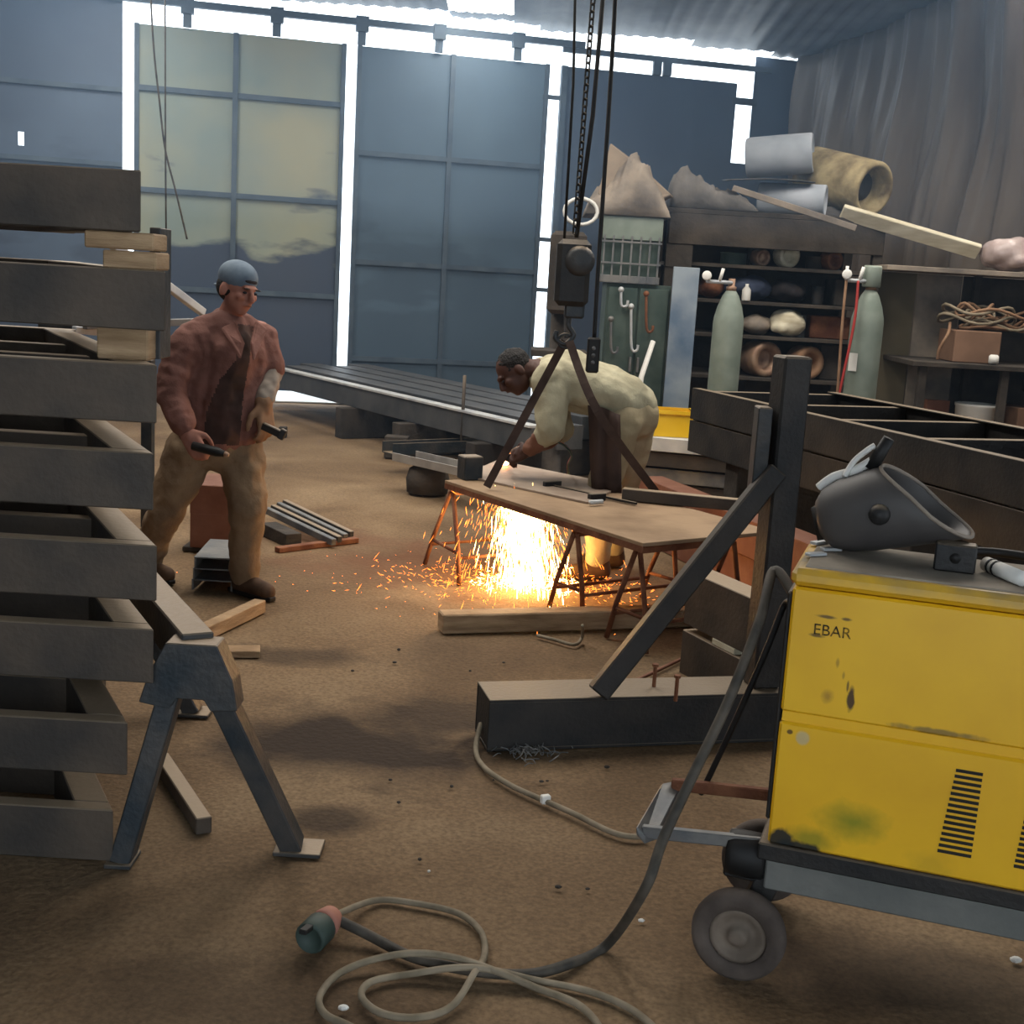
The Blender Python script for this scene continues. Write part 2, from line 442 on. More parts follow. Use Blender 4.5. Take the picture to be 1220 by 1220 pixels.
q = MB(); wbox(q, sR1, sR1 + 0.07, 0, 4.03, 0, 0.05); part('post', q, M_rib, wr)
# gap bridges in the right-hand jamb
for (px, py) in ((655, 116), (642, 285), (640, 345)):
    zz = SZ(px, py)[1]
    q = MB(); wbox(q, sR0 - 0.06, sR1 + 0.04, zz - 0.025, zz + 0.025, 0.0, 0.03); part('latch', q, M_rib, wr)

q = MB(); q.prism([WP(-6, 0.004, -0.05), WP(9, 0.004, -0.05), WP(9, 0.004, -7), WP(-6, 0.004, -7)], (0, 0, 0.012))  # pale slab added so the gap under the door shows bright
struct('added_slab', q, mat('pale_added_slab', (0.78, 0.78, 0.76), (0.86, 0.86, 0.84), 3, 0.9), label='pale concrete slab added outside the doors to brighten the gap', cat='added_slab')
# ---- sliding track with hangers
tr = thing('trim_1', 'steel sliding door track with roller hangers across the bright gap', 'door track', WP(0, 4.25)); tr['kind'] = 'structure'
q = MB(); wbox(q, sL0 - 0.6, sR1 + 0.25, 4.235, 4.305, 0.02, 0.09); part('rail', q, M_rib, tr)
for px in (223, 329, 430, 522, 616):
    s = SZ(px, 60)[0]
    q = MB(); wbox(q, s - 0.045, s + 0.045, 4.03, 4.24, 0.03, 0.06); wbox(q, s - 0.07, s + 0.07, 4.17, 4.33, 0.0, 0.10)
    part('hanger', q, M_rib, tr)
q = MB(); wbox(q, sR1, sE1 + 0.2, 4.18, 4.24, 0.0, 0.05); part('rail', q, M_rib, tr)
for px in (783, 795):
    s = SZ(px, 70)[0]; q = MB(); wbox(q, s - 0.05, s + 0.05, 4.03, 4.2, 0.0, 0.05); part('hanger', q, M_rib, tr)

# ---- roof: corrugated sheets on purlins, with glowing translucent sheets between
M_roof = mat('grey_zinc_roof_sheet', (0.42, 0.45, 0.48), (0.52, 0.54, 0.56), 2, 0.5, 0.3)
M_sky = emit('daylit_fibreglass', (1.0, 0.975, 0.94), SKYLIGHT)
def ROOFZ(Y): return 4.44 + 0.05 * (15.0 - Y)
def roof_sheet(x0, x1, y0, y1, n):
    q = MB(); k = n * 4
    for yy in (y0, y1):
        for i in range(k + 1):
            x = x0 + (x1 - x0) * i / k
            q.v.append((x, yy, ROOFZ(yy) + 0.010 * math.sin(2 * math.pi * i / 4 * 1.0)))
    for i in range(k): q.f.append((i, i + 1, i + k + 2, i + k + 1))
    return q
rf = thing('ceiling', 'corrugated grey metal shed roof on steel purlins', 'ceiling', (0, 8, 4.6)); rf['kind'] = 'structure'
SKX = [(-0.95, -0.38, 13.0, 14.75)]
SKYL = [(-1.02, -0.30, 12.6, 14.75), (-3.6, -2.6, 5.0, 8.8), (-1.0, 0.0, 5.7, 9.4), (1.8, 2.8, 6.2, 9.4), (4.0, 5.0, 8.0, 12.5), (-4.6, -3.6, 10.2, 13.2)]
cells_x = [-7, -4.6, -3.6, -2.6, -1.02, -1.0, -0.30, 0.0, 1.8, 2.8, 4.0, 5.0, 7.5, 9]
cells_y = [-4.5, 5.0, 5.7, 6.2, 8.0, 8.8, 9.4, 10.2, 12.5, 12.6, 13.2, 14.75, 18.6]
def backY(x): return 14.75 + (x + 2.1) * math.tan(WA) - 0.02
for i in range(len(cells_x) - 1):
    run = None
    for j in range(len(cells_y) - 1):
        x0, x1, y0, y1 = cells_x[i], cells_x[i + 1], cells_y[j], cells_y[j + 1]
        cx, cy = (x0 + x1) / 2, (y0 + y1) / 2
        sky = any(a <= cx <= c and d <= cy <= e for a, c, d, e in SKYL)
        if sky:
            if run: part('roof_sheet', roof_sheet(x0, x1, run[0], run[1], max(1, int((x1 - x0) / 0.17))), M_roof, rf, True)
            run = None
        else:
            if y1 > 14: y1 = min(18.6, backY(cx) - 0.05) if y1 > 15 else y1
            if y1 <= y0: continue
            run = (run[0], y1) if run else (y0, y1)
    if run: part('roof_sheet', roof_sheet(x0, x1, run[0], run[1], max(1, int((x1 - x0) / 0.17))), M_roof, rf, True)
for (a, c, d, e) in SKYL:
    q = roof_sheet(a, c, d, e, 5)
    part('roof_light', q, M_sky, rf, True, label='translucent roof sheet bright with daylight')
for yy in (9.0, 6.5, 4.0, 1.5):
    q = MB(); q.bar((-7, yy, ROOFZ(yy) - 0.07), (8, yy, ROOFZ(yy) - 0.07), 0.05, 0.09); part('purlin', q, M_rib, rf)

# ---- side walls: left plain sheet, right hung with a big dusty tarpaulin
CN = WP(sC, 0)
R_d = V((math.sin(WA), -math.cos(WA), 0))         # along the right wall towards the camera
R_n = V((-math.cos(WA), -math.sin(WA), 0))        # faces the room
q = MB(); q.prism([CN + R_d * -0.3 - R_n * 0.3, CN + R_d * 14 - R_n * 0.3, CN + R_d * 14 - R_n * 0.34, CN + R_d * -0.3 - R_n * 0.34], (0, 0, 5.2))
struct('wall_right', q, M_darkwood, label='dark plank side wall behind the hanging tarpaulin', cat='wall')
q = MB(); q.box((-6.9, 5.5, 2.6), (0.05, 16, 5.2)); struct('wall_left', q, M_wallb, label='dull sheet metal side wall behind the frame stack', cat='wall')
q = MB(); q.box((-4.75, -3.0, 2.7), (4.3, 0.05, 5.4)); struct('wall_front', q, M_wallb, label='dull sheet metal front wall of the shop', cat='wall')
q = MB(); q.box((5.6, -3.0, 2.7), (5.6, 0.05, 5.4)); struct('wall_front_right', q, M_wallb, label='dull sheet metal front wall of the shop on the other side of its open doorway', cat='wall')
q = MB(); q.box((0.1, -3.0, 4.55), (5.4, 0.05, 1.7)); struct('wall_front_top', q, M_wallb, label='dull sheet metal front wall of the shop above its open doorway', cat='wall')
M_tarp = mat('dusty_brown_tarpaulin', (0.31, 0.275, 0.245), (0.42, 0.38, 0.34), 1.4, 0.45, 0, 0.6, 7, stretch=(1, 1, 0.3))
q = MB(); nu, nz = 150, 26
for j in range(nz + 1):
    for i in range(nu + 1):
        u = 0.22 + 8.5 * i / nu; zt_r = ROOFZ((CN + R_d * u).y) - 0.05; z = 0.9 + (zt_r - 0.9) * j / nz
        hang = (1 - j / nz)
        w = 0.085 * math.sin(u * 6.0 + 1.3 * math.sin(u * 1.7) + 0.5 * math.sin(z * 1.1)) + 0.05 * math.sin(u * 13.7 + z * 0.8) + 0.03 * math.sin(u * 29 - z * 1.7)
        w *= 0.45 + 0.75 * hang
        w += 0.06 * math.sin(u * 1.1 + z * 2.0)
        q.v.append(tuple(CN + R_d * u + R_n * (w - 0.05) + Z * z))
for j in range(nz):
    for i in range(nu):
        a = j * (nu + 1) + i; q.f.append((a, a + 1, a + nu + 2, a + nu + 1))
tp = solo('tarpaulin', q, M_tarp, 'huge dusty brown tarpaulin hanging in folds down the side wall', 'tarpaulin', True)
so = tp.modifiers.new('thick', 'SOLIDIFY'); so.thickness = 0.004

# ================================================================== LEFT: STACK OF STEEL FRAMES
lev = [('A', 168, 203, 270), ('B', 197, 323, 395), ('C', 187, 440, 503), ('D', 183, 538, 602), ('E', 187, 655, 727), ('F', 183, 747, 825), ('G', 152, 862, 932), ('H', 135, 972, 1045)]
zt = [1.797, 1.563, 1.335, 1.115, 0.880, 0.660, 0.405, 0.160]
FH = 0.145
EDIR = V((-0.47, 0.88, 0)).normalized(); ENRM = V((EDIR.y, -EDIR.x, 0))
YF = 3.1
lbl = ['topmost frame of the dark steel stack, its top above head height', 'second frame from the top of the dark steel stack',
       'third frame from the top of the dark steel stack', 'fourth frame from the top of the dark steel stack',
       'fourth frame from the floor in the dark steel stack', 'third frame from the floor in the dark steel stack',
       'second frame from the floor in the dark steel stack', 'bottom frame of the dark steel stack, resting on the floor']
for k, (nm, px, ya, yb) in enumerate(lev):
    z1 = zt[k]; z0 = z1 - FH
    c = D(px, (ya + yb) / 2, YF); cx = c.x
    t = thing('steel_framework', lbl[k], 'frame', (cx - 0.6, YF, z0), 'welded steel frames stacked beside the sawhorse')
    slope = -0.02
    x0 = -2.6
    F0 = V((x0, YF, z0)); 
    LEN = 1.35 if k not in (0,) else 1.1
    C0 = V((cx, YF, z0)); e1 = EDIR * (0.05 / EDIR.y)
    q = MB(); q.prism([V((x0, YF, z0)), C0, C0 + e1, V((x0, YF + 0.05, z0))], (0, 0, FH)); part('side_rail', q, M_frame, t, bevel=0.003)
    bk = C0 + EDIR * LEN
    for off in (0.42, 0.85):  # inner rails added to block the view and darken the gaps
        m_ = C0 + EDIR * off; q = MB(); q.prism([V((x0, m_.y, z0 + 0.01)), V((m_.x - 0.09, m_.y, z0 + 0.01)), V((m_.x - 0.09, m_.y + 0.05, z0 + 0.01)), V((x0, m_.y + 0.05, z0 + 0.01))], (0, 0, FH - 0.03)); part('added_rail', q, M_frame, t, bevel=0.002)
    q = MB(); q.box(((x0 + bk.x) / 2, bk.y + 0.025, (z0 + z1) / 2), (bk.x - x0, 0.05, FH)); part('side_rail', q, M_frame, t, bevel=0.003)
    a = C0 + e1; wv = V((-0.095, 0, 0))
    q = MB(); q.prism([a, bk, bk + wv, a + wv], (0, 0, FH)); part('end_member', q, M_frame, t, bevel=0.003)
    for off in (0.62, 1.2):
        a2 = a + V((-off, 0, 0.01)); b2 = bk + V((-off, 0, 0.01)); wv2 = V((-0.05, 0, 0))
        q = MB(); q.prism([a2, b2, b2 + wv2, a2 + wv2], (0, 0, FH - 0.02)); part('cross_member', q, M_frame, t, bevel=0.002)
# timber spacers between the layers
def spacer(x0, x1, yy, zlo, zhi, dep, M, label):
    q = MB(); q.box(((x0 + x1) / 2, yy + dep / 2, (zlo + zhi) / 2), (x1 - x0, dep, zhi - zlo))
    solo('timber_block', q, M, label, 'timber block', bevel=0.004, group='timber spacers in the frame stack')
def sp(k, pxa, pxb, dy, M, label, frac=(0, 1), dep=0.1):
    zlo, zhi = zt[k + 1], zt[k] - FH
    za = zlo + (zhi - zlo) * frac[0]; zb = zlo + (zhi - zlo) * frac[1]
    ym = YF + dy
    a = D(pxa, lev[k][3] + 10, ym).x; c = D(pxb, lev[k][3] + 10, ym).x
    spacer(a, c, ym, za, zb - 0.001, dep, M, label)
sp(0, 100, 183, 0.02, M_wood, 'pale timber block, upper of two, under the topmost frame', (0.52, 1), 0.12)
sp(0, 122, 186, 0.02, M_wood, 'pale timber block, lower of two, under the topmost frame', (0, 0.5), 0.12)
sp(1, 115, 176, 0.10, M_wood, 'pale timber block under the second frame from the top')
for k, nmz in ((2, 'third frame from the top'), (3, 'fourth frame from the top'), (4, 'fourth frame from the floor'), (5, 'third frame from the floor'), (6, 'second frame from the floor')):
    cx = D(lev[k][1], 600, YF).x
    cb = min(cx, D(lev[k + 1][1], 600, YF).x)
    p = V((cb, YF, 0)) + EDIR * 0.75
    spacer(p.x - 0.09, p.x - 0.005, p.y, zt[k + 1], zt[k] - FH - 0.001, 0.14, M_wood, 'worn timber block under the end of the ' + nmz)

# ---- steel sawhorse
RD = V((-0.47, 0.88, 0)).normalized(); RN = V((RD.y, -RD.x, 0))
apex = D(238, 765, 3.2); apz = apex.z
t = thing('sawhorse', 'heavy blue-black steel sawhorse with foot plates beside the frame stack', 'sawhorse', (apex.x, apex.y, 0))
rp0 = V((apex.x, apex.y - 0.02, 0)); rp1 = rp0 + RD * 1.25
q = MB(); q.bar(rp0 + Z * (apz - 0.03), rp1 + Z * (apz - 0.03), 0.085, 0.12); part('top_rail', q, M_trestle, t, bevel=0.004)
fr, fl = G(350, 1012), G(146, 1026)
def leg(topc, foot, w=0.075, nm='leg'):
    q = MB(); d = (foot - topc)
    q.bar(topc, foot + V((0, 0, 0.006)), w * 0.75, w, up=RN.cross(d) if False else (0, 1, 0)); return part(nm, q, M_trestle, t, bevel=0.004)
hub = V((apex.x, apex.y - 0.03, apz - 0.06))
q = MB(); gs = [hub + V((x, -0.025, z)) for x, z in ((-0.07, 0.075), (0.062, 0.075), (0.105, -0.02), (0.118, -0.10), (0.048, -0.105), (0.03, -0.075), (-0.04, -0.075), (-0.06, -0.105), (-0.14, -0.09), (-0.115, -0.01))]
q.prism([g_ + V((0, -0.018, 0)) for g_ in gs], (0, 0.086, 0)); part('gusset', q, M_trestle, t, bevel=0.003)
for f, sx in ((fr, 0.055), (fl, -0.06)):
    leg(hub + V((sx, 0, -0.05)), V((f.x, f.y, 0.0)))
    q = MB(); q.box((f.x + (0.015 if sx > 0 else -0.0), f.y, 0.006), (0.13 if sx > 0 else 0.07, 0.10, 0.012)); part('foot_plate', q, M_trestle, t, bevel=0.002)
hb2 = rp1 + Z * (apz - 0.09)
for sx in (1, -1):
    f = V((hb2.x + (0.3 if sx > 0 else -0.06), hb2.y, 0)); 
    leg(hb2 + V((0.03 * sx, 0, 0)), f)
    q = MB(); q.box((f.x, f.y, 0.006), (0.12, 0.10, 0.012)); part('foot_plate', q, M_trestle, t, bevel=0.002)
# loose angle bar on the floor behind the legs
a, c = G(243, 994), G(192, 915)
q = MB(); q.bar(a + Z * 0.025, c + Z * 0.025, 0.045, 0.05); solo('steel_bar', q, M_frame, 'short square steel bar lying on the floor between the sawhorse legs', 'steel bar', bevel=0.003)

# ---- offcuts and boxes round the first man
def lay(name, pa, pb, z, w, h, M, label, cat, group=None, bev=0.003, zb=None):
    a = G(*pa, z); c = G(*pb, z if zb is None else zb)
    q = MB(); q.bar(a - Z * h / 2, c - Z * h / 2, w, h); return solo(name, q, M, label, cat, bevel=bev, group=group)
lay('timber_plank', (228, 752), (310, 714), 0.06, 0.06, 0.06, M_wood, 'short timber batten on the floor behind the sawhorse', 'plank')
lay('timber_plank', (262, 772), (310, 772), 0.03, 0.09, 0.03, M_wood, 'short flat timber offcut behind the sawhorse rail', 'plank')
# stacked galvanised channels between his feet
cb = G(250, 708)
for i in range(3):
    q = MB(); z0 = 0.012 + i * 0.056
    rz = 0.03 * i
    R = Matrix.Rotation(rz, 3, 'Z')
    for off, sz in (((0, 0, 0.026), (0.20, 0.42, 0.006)), ((-0.095, 0, 0.0), (0.008, 0.42, 0.05)), ((0.095, 0, 0.0), (0.008, 0.42, 0.05))):
        q.box(V((cb.x, cb.y + 0.25, z0 + 0.02)) + R @ V(off), sz, rz)
    solo('steel_channel', q, M_grey, ['bottom', 'middle', 'top'][i] + ' one of three grey steel channels stacked by the walking man\'s boot', 'steel channel', group='channels by the boot')
# reddish steel boxes behind his legs
for i, (pa, pb, y0, y1, lab) in enumerate((((228, 690), (276, 672), 614, 652, 'lower'), ((228, 690), (276, 660), 580, 612, 'upper'))):
    Y = 6.75
    a = D(226, y1, Y); c = D(278, y0, Y)
    q = MB(); q.box(((a.x + c.x) / 2, Y + 0.2, (a.z + c.z) / 2), (c.x - a.x, 0.4, c.z - a.z), 0.0)
    solo('steel_box_section', q, M_brownst, lab + ' reddish-brown steel box section seen between the walking man\'s legs', 'steel section', bevel=0.004)
a = D(226, 652, 6.75); zb = a.z
q = MB(); q.box((a.x + 0.12, 6.95, zb / 2 - 0.002), (0.34, 0.34, zb - 0.006)); solo('timber_block', q, M_darkwood, 'sooty timber block carrying the reddish-brown box sections', 'timber block', bevel=0.005)
# fan of light profiles to the right of his leg
for i in range(4):
    a = G(322 + 4 * i, 606 - 3 * i + i * 4, 0.12 - 0.02 * i); c = G(404 + i * 5, 640 - i * 3, 0.05)
    lay('steel_profile', (318 + 7 * i, 604 - 3 * i), (398 + 7 * i, 642 - 3 * i), 0.13 - 0.0 * i, 0.035, 0.04, M_trestle if i % 2 else M_grey,
        ['first', 'second', 'third', 'fourth'][i] + ' light steel profile, counting from the walking man\'s leg, in the sloping bundle', 'steel profile', 'sloping bundle of light profiles', zb=0.055)
lay('steel_profile', (330, 652), (425, 640), 0.03, 0.05, 0.03, M_rust, 'rusty flat bar lying in front of the bundle of light profiles', 'steel profile')
lay('timber_block', (320, 622), (350, 636), 0.075, 0.10, 0.075, M_darkwood, 'sooty block under the bundle of light profiles', 'timber block')
# light steel tubes sticking out behind the stack at shoulder height
for i, (pa, pb, r, lab) in enumerate((((196, 338), (236, 368), 0.02, 'pale steel tube sloping down behind the walking man\'s shoulder'),
                                  ((185, 385), (240, 383), 0.018, 'grey steel tube lying level behind the walking man\'s shoulder'),
                                  ((180, 402), (240, 408), 0.018, 'pale steel tube, lowest of those behind the walking man\'s shoulder'),)):
    Ya = 6.6
    q = MB(); a = D(*pa, Ya); c = D(*pb, Ya + 0.25); d = (c - a)
    q.bar(a - d * 1.4, c + d * 0.15, r * 2, r * 2); solo('steel_tube', q, M_pale if i != 1 else M_grey, lab, 'steel tube', bevel=0.003)
# a rack leg that carries them
a = D(176, 370, 6.7)
t = thing('pipe_rack', 'dark steel pipe rack behind the frame stack', 'rack', (a.x - 0.15, 6.7, 0))
for dx in (-0.55, -0.02):
    q = MB(); q.box((a.x + dx, 6.78, 0.75), (0.06, 0.06, 1.5)); part('upright', q, M_trestle, t, bevel=0.003)
for zz in (D(185, 392, 6.6).z, D(180, 415, 6.6).z - 0.06, 0.4):
    q = MB(); q.box((a.x - 0.28, 6.72, zz - 0.03), (0.6, 0.05, 0.04)); part('arm', q, M_trestle, t, bevel=0.003)
# dark plate standing on the third frame, beside the pale blocks
q = MB(); a = D(191, 350, 3.32); z0_ = zt[2] + 0.001; q.box((a.x, 3.32, (z0_ + D(191, 272, 3.32).z) / 2), (0.028, 0.10, D(191, 272, 3.32).z - z0_))
solo('steel_plate', q, M_trestle, 'dark upright steel plate standing at the end of the third frame from the top', 'steel plate', bevel=0.002)

# ================================================================== MIDDLE: FLOOR PILES BEFORE THE DOORS
# long low beams receding to the doors
def long_beam(pa, pb, z, w, h, M, label, cat='steel beam', group=None, bev=0.003):
    a = G(*pa, z); c = G(*pb, z); q = MB(); q.bar(a - Z * h / 2, c - Z * h / 2, w, h)
    return solo('steel_girder', q, M, label, cat, bevel=bev, group=group, kind='thing')
def sheet_top(x): return 0
A0, A1 = G(345, 440, 0.50), G(640, 507, 0.50)
dirA = (A1 - A0).normalized(); nA = V((-dirA.y, dirA.x, 0))
A0 = A0 - dirA * 0.55
M_girder = mat('dull_grey_girder_steel', (0.25, 0.26, 0.27), (0.34, 0.34, 0.34), 3, 0.55, 0.2, 0.1, 40)
t = thing('steel_girder', 'long steel beam with a bright upper edge running along the front of the floor pile', 'steel beam', A0 - Z * 0.2, kind='thing')
q = MB(); q.bar(A0 - Z * 0.115, A1 - Z * 0.115, 0.10, 0.19); part('web', q, M_girder, t, bevel=0.003)
q = MB(); q.bar(A0 - nA * 0.01 - Z * 0.01, A1 - nA * 0.01 - Z * 0.01, 0.11, 0.02); part('flange', q, M_pale, t, bevel=0.002)
for i in range(4):
    a = A0 + nA * (0.32 + 0.30 * i) - Z * (0.06) - dirA * 0.3 * (i % 2); c = A1 + nA * (0.32 + 0.30 * i) - Z * 0.06 - dirA * 0.25 * i
    q = MB(); q.bar(a - Z * 0.04, c - Z * 0.04 - dirA * 0.5 * (i == 1), 0.24, 0.19); solo('steel_girder', q, M_girder, ['first', 'second', 'third', 'fourth'][i] + ' dark steel beam behind the long pale-edged one in the floor pile', 'steel beam', bevel=0.003, kind='thing', group='floor pile of beams')
for j, fr_ in enumerate((0.42, 0.64, 0.88)):
    p = A0.lerp(A1, fr_) + nA * 0.6; q = MB(); q.box((p.x, p.y, 0.143), (1.6, 0.14, 0.286), math.atan2(nA.y, nA.x))
    solo('timber_block', q, M_darkwood, 'sooty timber bearer under the floor pile of beams, ' + ['farthest from the table', 'middle one', 'closest to the table'][j], 'timber block', bevel=0.005)
# short supports and offcuts between pile and table
q = MB(); p = G(505, 519); q.box((p.x, p.y + 0.1, 0.09), (0.34, 0.2, 0.18)); solo('timber_block', q, M_darkwood, 'dark block on the floor before the pale-edged long beam', 'timber block', bevel=0.006)
q = MB(); p = G(337, 521); q.box((p.x, p.y, 0.05), (0.07, 0.08, 0.1)); solo('timber_block', q, M_darkwood, 'tiny dark block standing alone near the doors', 'timber block', bevel=0.006)
q = MB(); a = G(548, 560); q.tube([a, V((a.x, a.y, D(550, 447, a.y).z))], 0.014, 8); q.box((a.x, a.y, 0.015), (0.14, 0.14, 0.03)); solo('steel_rod', q, M_frame, 'thin upright steel rod standing before the pale-edged long beam', 'rod', True)
# channels left of the table
def channel(p0, p1, z, w, h, M, label, cat='steel channel'):
    a = G(*p0, z); c = G(*p1, z); q = MB(); d = (c - a).normalized(); n = V((-d.y, d.x, 0))
    q.bar(a - Z * (h - 0.005), c - Z * (h - 0.005), w, 0.01)
    for s_ in (-1, 1): q.bar(a + n * s_ * w / 2 - Z * h / 2, c + n * s_ * w / 2 - Z * h / 2, 0.01, h)
    return solo('steel_channel', q, M, label, cat, bevel=0.001)
channel((462, 527), (600, 522), 0.25, 0.16, 0.09, M_trestle, 'dark steel channel laid crosswise beyond the cutting table')
channel((482, 538), (590, 562), 0.28, 0.22, 0.06, mat('worn_grey_channel', (0.50, 0.48, 0.46), (0.60, 0.58, 0.55), 6, 0.5, 0.2), 'pale steel channel pointing at the dark cut-off block')
q = MB(); p = G(507, 592); q.lathe([(0.09, 0), (0.15, 0.01), (0.16, 0.11), (0.14, 0.18), (0.10, 0.205)], (p.x, p.y + 0.15, 0), n=20); solo('steel_drum', q, M_darkwood, 'squat dark steel pot on the floor beyond the table end', 'pot', True)
for k, (px, py) in enumerate(((470, 548), (585, 566))):
    p = G(px, py); q = MB(); q.box((p.x, p.y + 0.15, 0.095), (0.2, 0.16, 0.187)); solo('timber_block', q, M_darkwood, 'dark bearer under the channels, ' + ('away from' if k == 0 else 'next to') + ' the cutting table', 'timber block', bevel=0.005)

# ================================================================== CUTTING TABLE
TZ = 0.50
T0 = G(530, 572, TZ); T1 = G(766, 647, TZ)
td = (T1 - T0).normalized(); tn = V((-td.y, td.x, 0))
if tn.x < 0: tn = -tn
TW = 0.80
t = thing('table_plate', 'large rusty-brown steel plate laid on trestles as a cutting table', 'table', (T0.x, T0.y, TZ - 0.016))
M_plate = mat('scorched_brown_plate', (0.46, 0.37, 0.28), (0.60, 0.50, 0.39), 3, 0.75, 0.1, 0.15, 30)
q = MB(); q.prism([T0, T1, T1 + tn * TW, T0 + tn * TW], (0, 0, -0.018)); part('plate', q, M_plate, t, bevel=0.002)
q = MB(); q.bar(T0 + tn * 0.004 - Z * 0.03, T1 + tn * 0.004 - Z * 0.03, 0.008, 0.03); part('edge_angle', q, M_rust, t)
def trestle(pt, lab, feet, back=0.62):
    """A-frame pair joined by a top bar and rungs"""
    o = thing('trestle', lab, 'trestle', (pt.x, pt.y, 0), 'rusty trestles under the cutting table')
    zt_ = TZ - 0.05 - 0.012
    tops = [pt + tn * 0.03, pt + tn * back]
    q = MB(); q.bar(V((tops[0].x, tops[0].y, zt_)), V((tops[1].x, tops[1].y, zt_)), 0.03, 0.03); part('top_bar', q, M_rust, o)
    fs = []
    for i, tp_ in enumerate(tops):
        for s_ in (-1, 1):
            f = feet[s_ > 0] + (tops[i] - tops[0])
            q = MB(); top = V((tp_.x, tp_.y, zt_)) + td * 0.012 * s_
            mid = top.lerp(V((f.x, f.y, 0)), 0.62) + td * 0.012 * s_
            q.tube([top, mid, V((f.x, f.y, 0.0))], 0.0125, 8); part('leg', q, M_rust, o, True)
            fs.append((top, V((f.x, f.y, 0))))
    for i in (0, 2):
        a = fs[i][0].lerp(fs[i][1], 0.66); c = fs[i + 1][0].lerp(fs[i + 1][1], 0.66)
        q = MB(); q.tube([a, c], 0.009, 6); part('rung', q, M_rust, o, True)
    for k in (0, 1):
        a = fs[k][0].lerp(fs[k][1], 0.72); c = fs[k + 2][0].lerp(fs[k + 2][1], 0.72)
        q = MB(); q.tube([a, c], 0.009, 6); part('rung', q, M_rust, o, True)
    return o
trestle(T0 + td * 0.03, 'rusty steel trestle under the corner of the cutting table next to the channels', (G(506, 672), G(547, 697)))
pm = PL(681, 620, T0, tn)
trestle(V((pm.x, pm.y, 0)), 'rusty steel trestle under the middle of the cutting table', (G(654, 724), G(694, 738)))
pe = T1 - td * 0.12 + tn * 0.05
trestle(V((pe.x, pe.y, 0)), 'rusty steel trestle under the end of the table next to the slanted brace', (pe - td * 0.14 - Z * pe.z, pe + td * 0.14 - Z * pe.z), 0.6)
# things on the table
q = MB(); a = G(546, 571, TZ); q.box((a.x + 0.06, a.y + 0.03, TZ + 0.065), (0.11, 0.10, 0.13), 0.5); solo('steel_block', q, M_trestle, 'dark steel block standing on the corner of the cutting table', 'steel block', bevel=0.006)
wp = [G(552, 566, TZ + 0.012), G(592, 548, TZ + 0.012), G(742, 578, TZ + 0.012), G(700, 598, TZ + 0.012)]
q = MB(); q.prism(wp, (0, 0, -0.011)); solo('workpiece_plate', q, mat('bare_plate', (0.52, 0.45, 0.39), (0.64, 0.57, 0.50), 4, 0.6, 0.2, 0.1), 'bare flat steel workpiece being cut on the table', 'steel plate', bevel=0.001)
q = MB(); q.bar(G(742, 588, TZ + 0.035), G(905, 604, TZ + 0.035), 0.06, 0.06); solo('steel_bar', q, M_frame, 'dark square steel bar lying along the far edge of the cutting table', 'steel bar', bevel=0.003)
# bar clamp
t = thing('bar_clamp', 'black bar clamp lying on the cutting table', 'clamp', G(705, 590, TZ))
q = MB(); q.bar(G(655, 578, TZ + 0.012), G(758, 600, TZ + 0.012), 0.018, 0.012); part('bar', q, M_black, t)
q = MB(); p = G(657, 577, TZ + 0.02); q.bar(p - tn * 0.05, p + tn * 0.06, 0.025, 0.035); part('fixed_jaw', q, M_black, t, bevel=0.003)
q = MB(); p = G(711, 592, TZ + 0.02); q.bar(p - tn * 0.05, p + tn * 0.05, 0.03, 0.038); part('sliding_jaw', q, M_black, t, bevel=0.003)
q = MB(); p = G(712, 598, TZ + 0.02); q.tube([p - tn * 0.05, p + tn * 0.03], 0.012, 10); part('screw', q, M_pale, t, True)
# long timber under the table front
a, c = G(523, 756), G(872, 746)
t = tag(link('timber_baulk', MB().bar(a + Z * 0.045 + V((0, 0.05, 0)), c + Z * 0.045 + V((0, 0.05, 0)), 0.10, 0.09).mesh('timber_baulk', False, 0.006), M_wood), 'long pale timber baulk on the floor in front of the trestles', 'timber')
q = MB(); q.tube(catmull([G(640, 757, 0.01), G(660, 762, 0.012), G(684, 768, 0.012), G(693, 760, 0.02), G(694, 745, 0.1)]), 0.008, 6); solo('wire_offcut', q, M_tan, 'bent wire offcut lying against the timber baulk', 'wire', True)
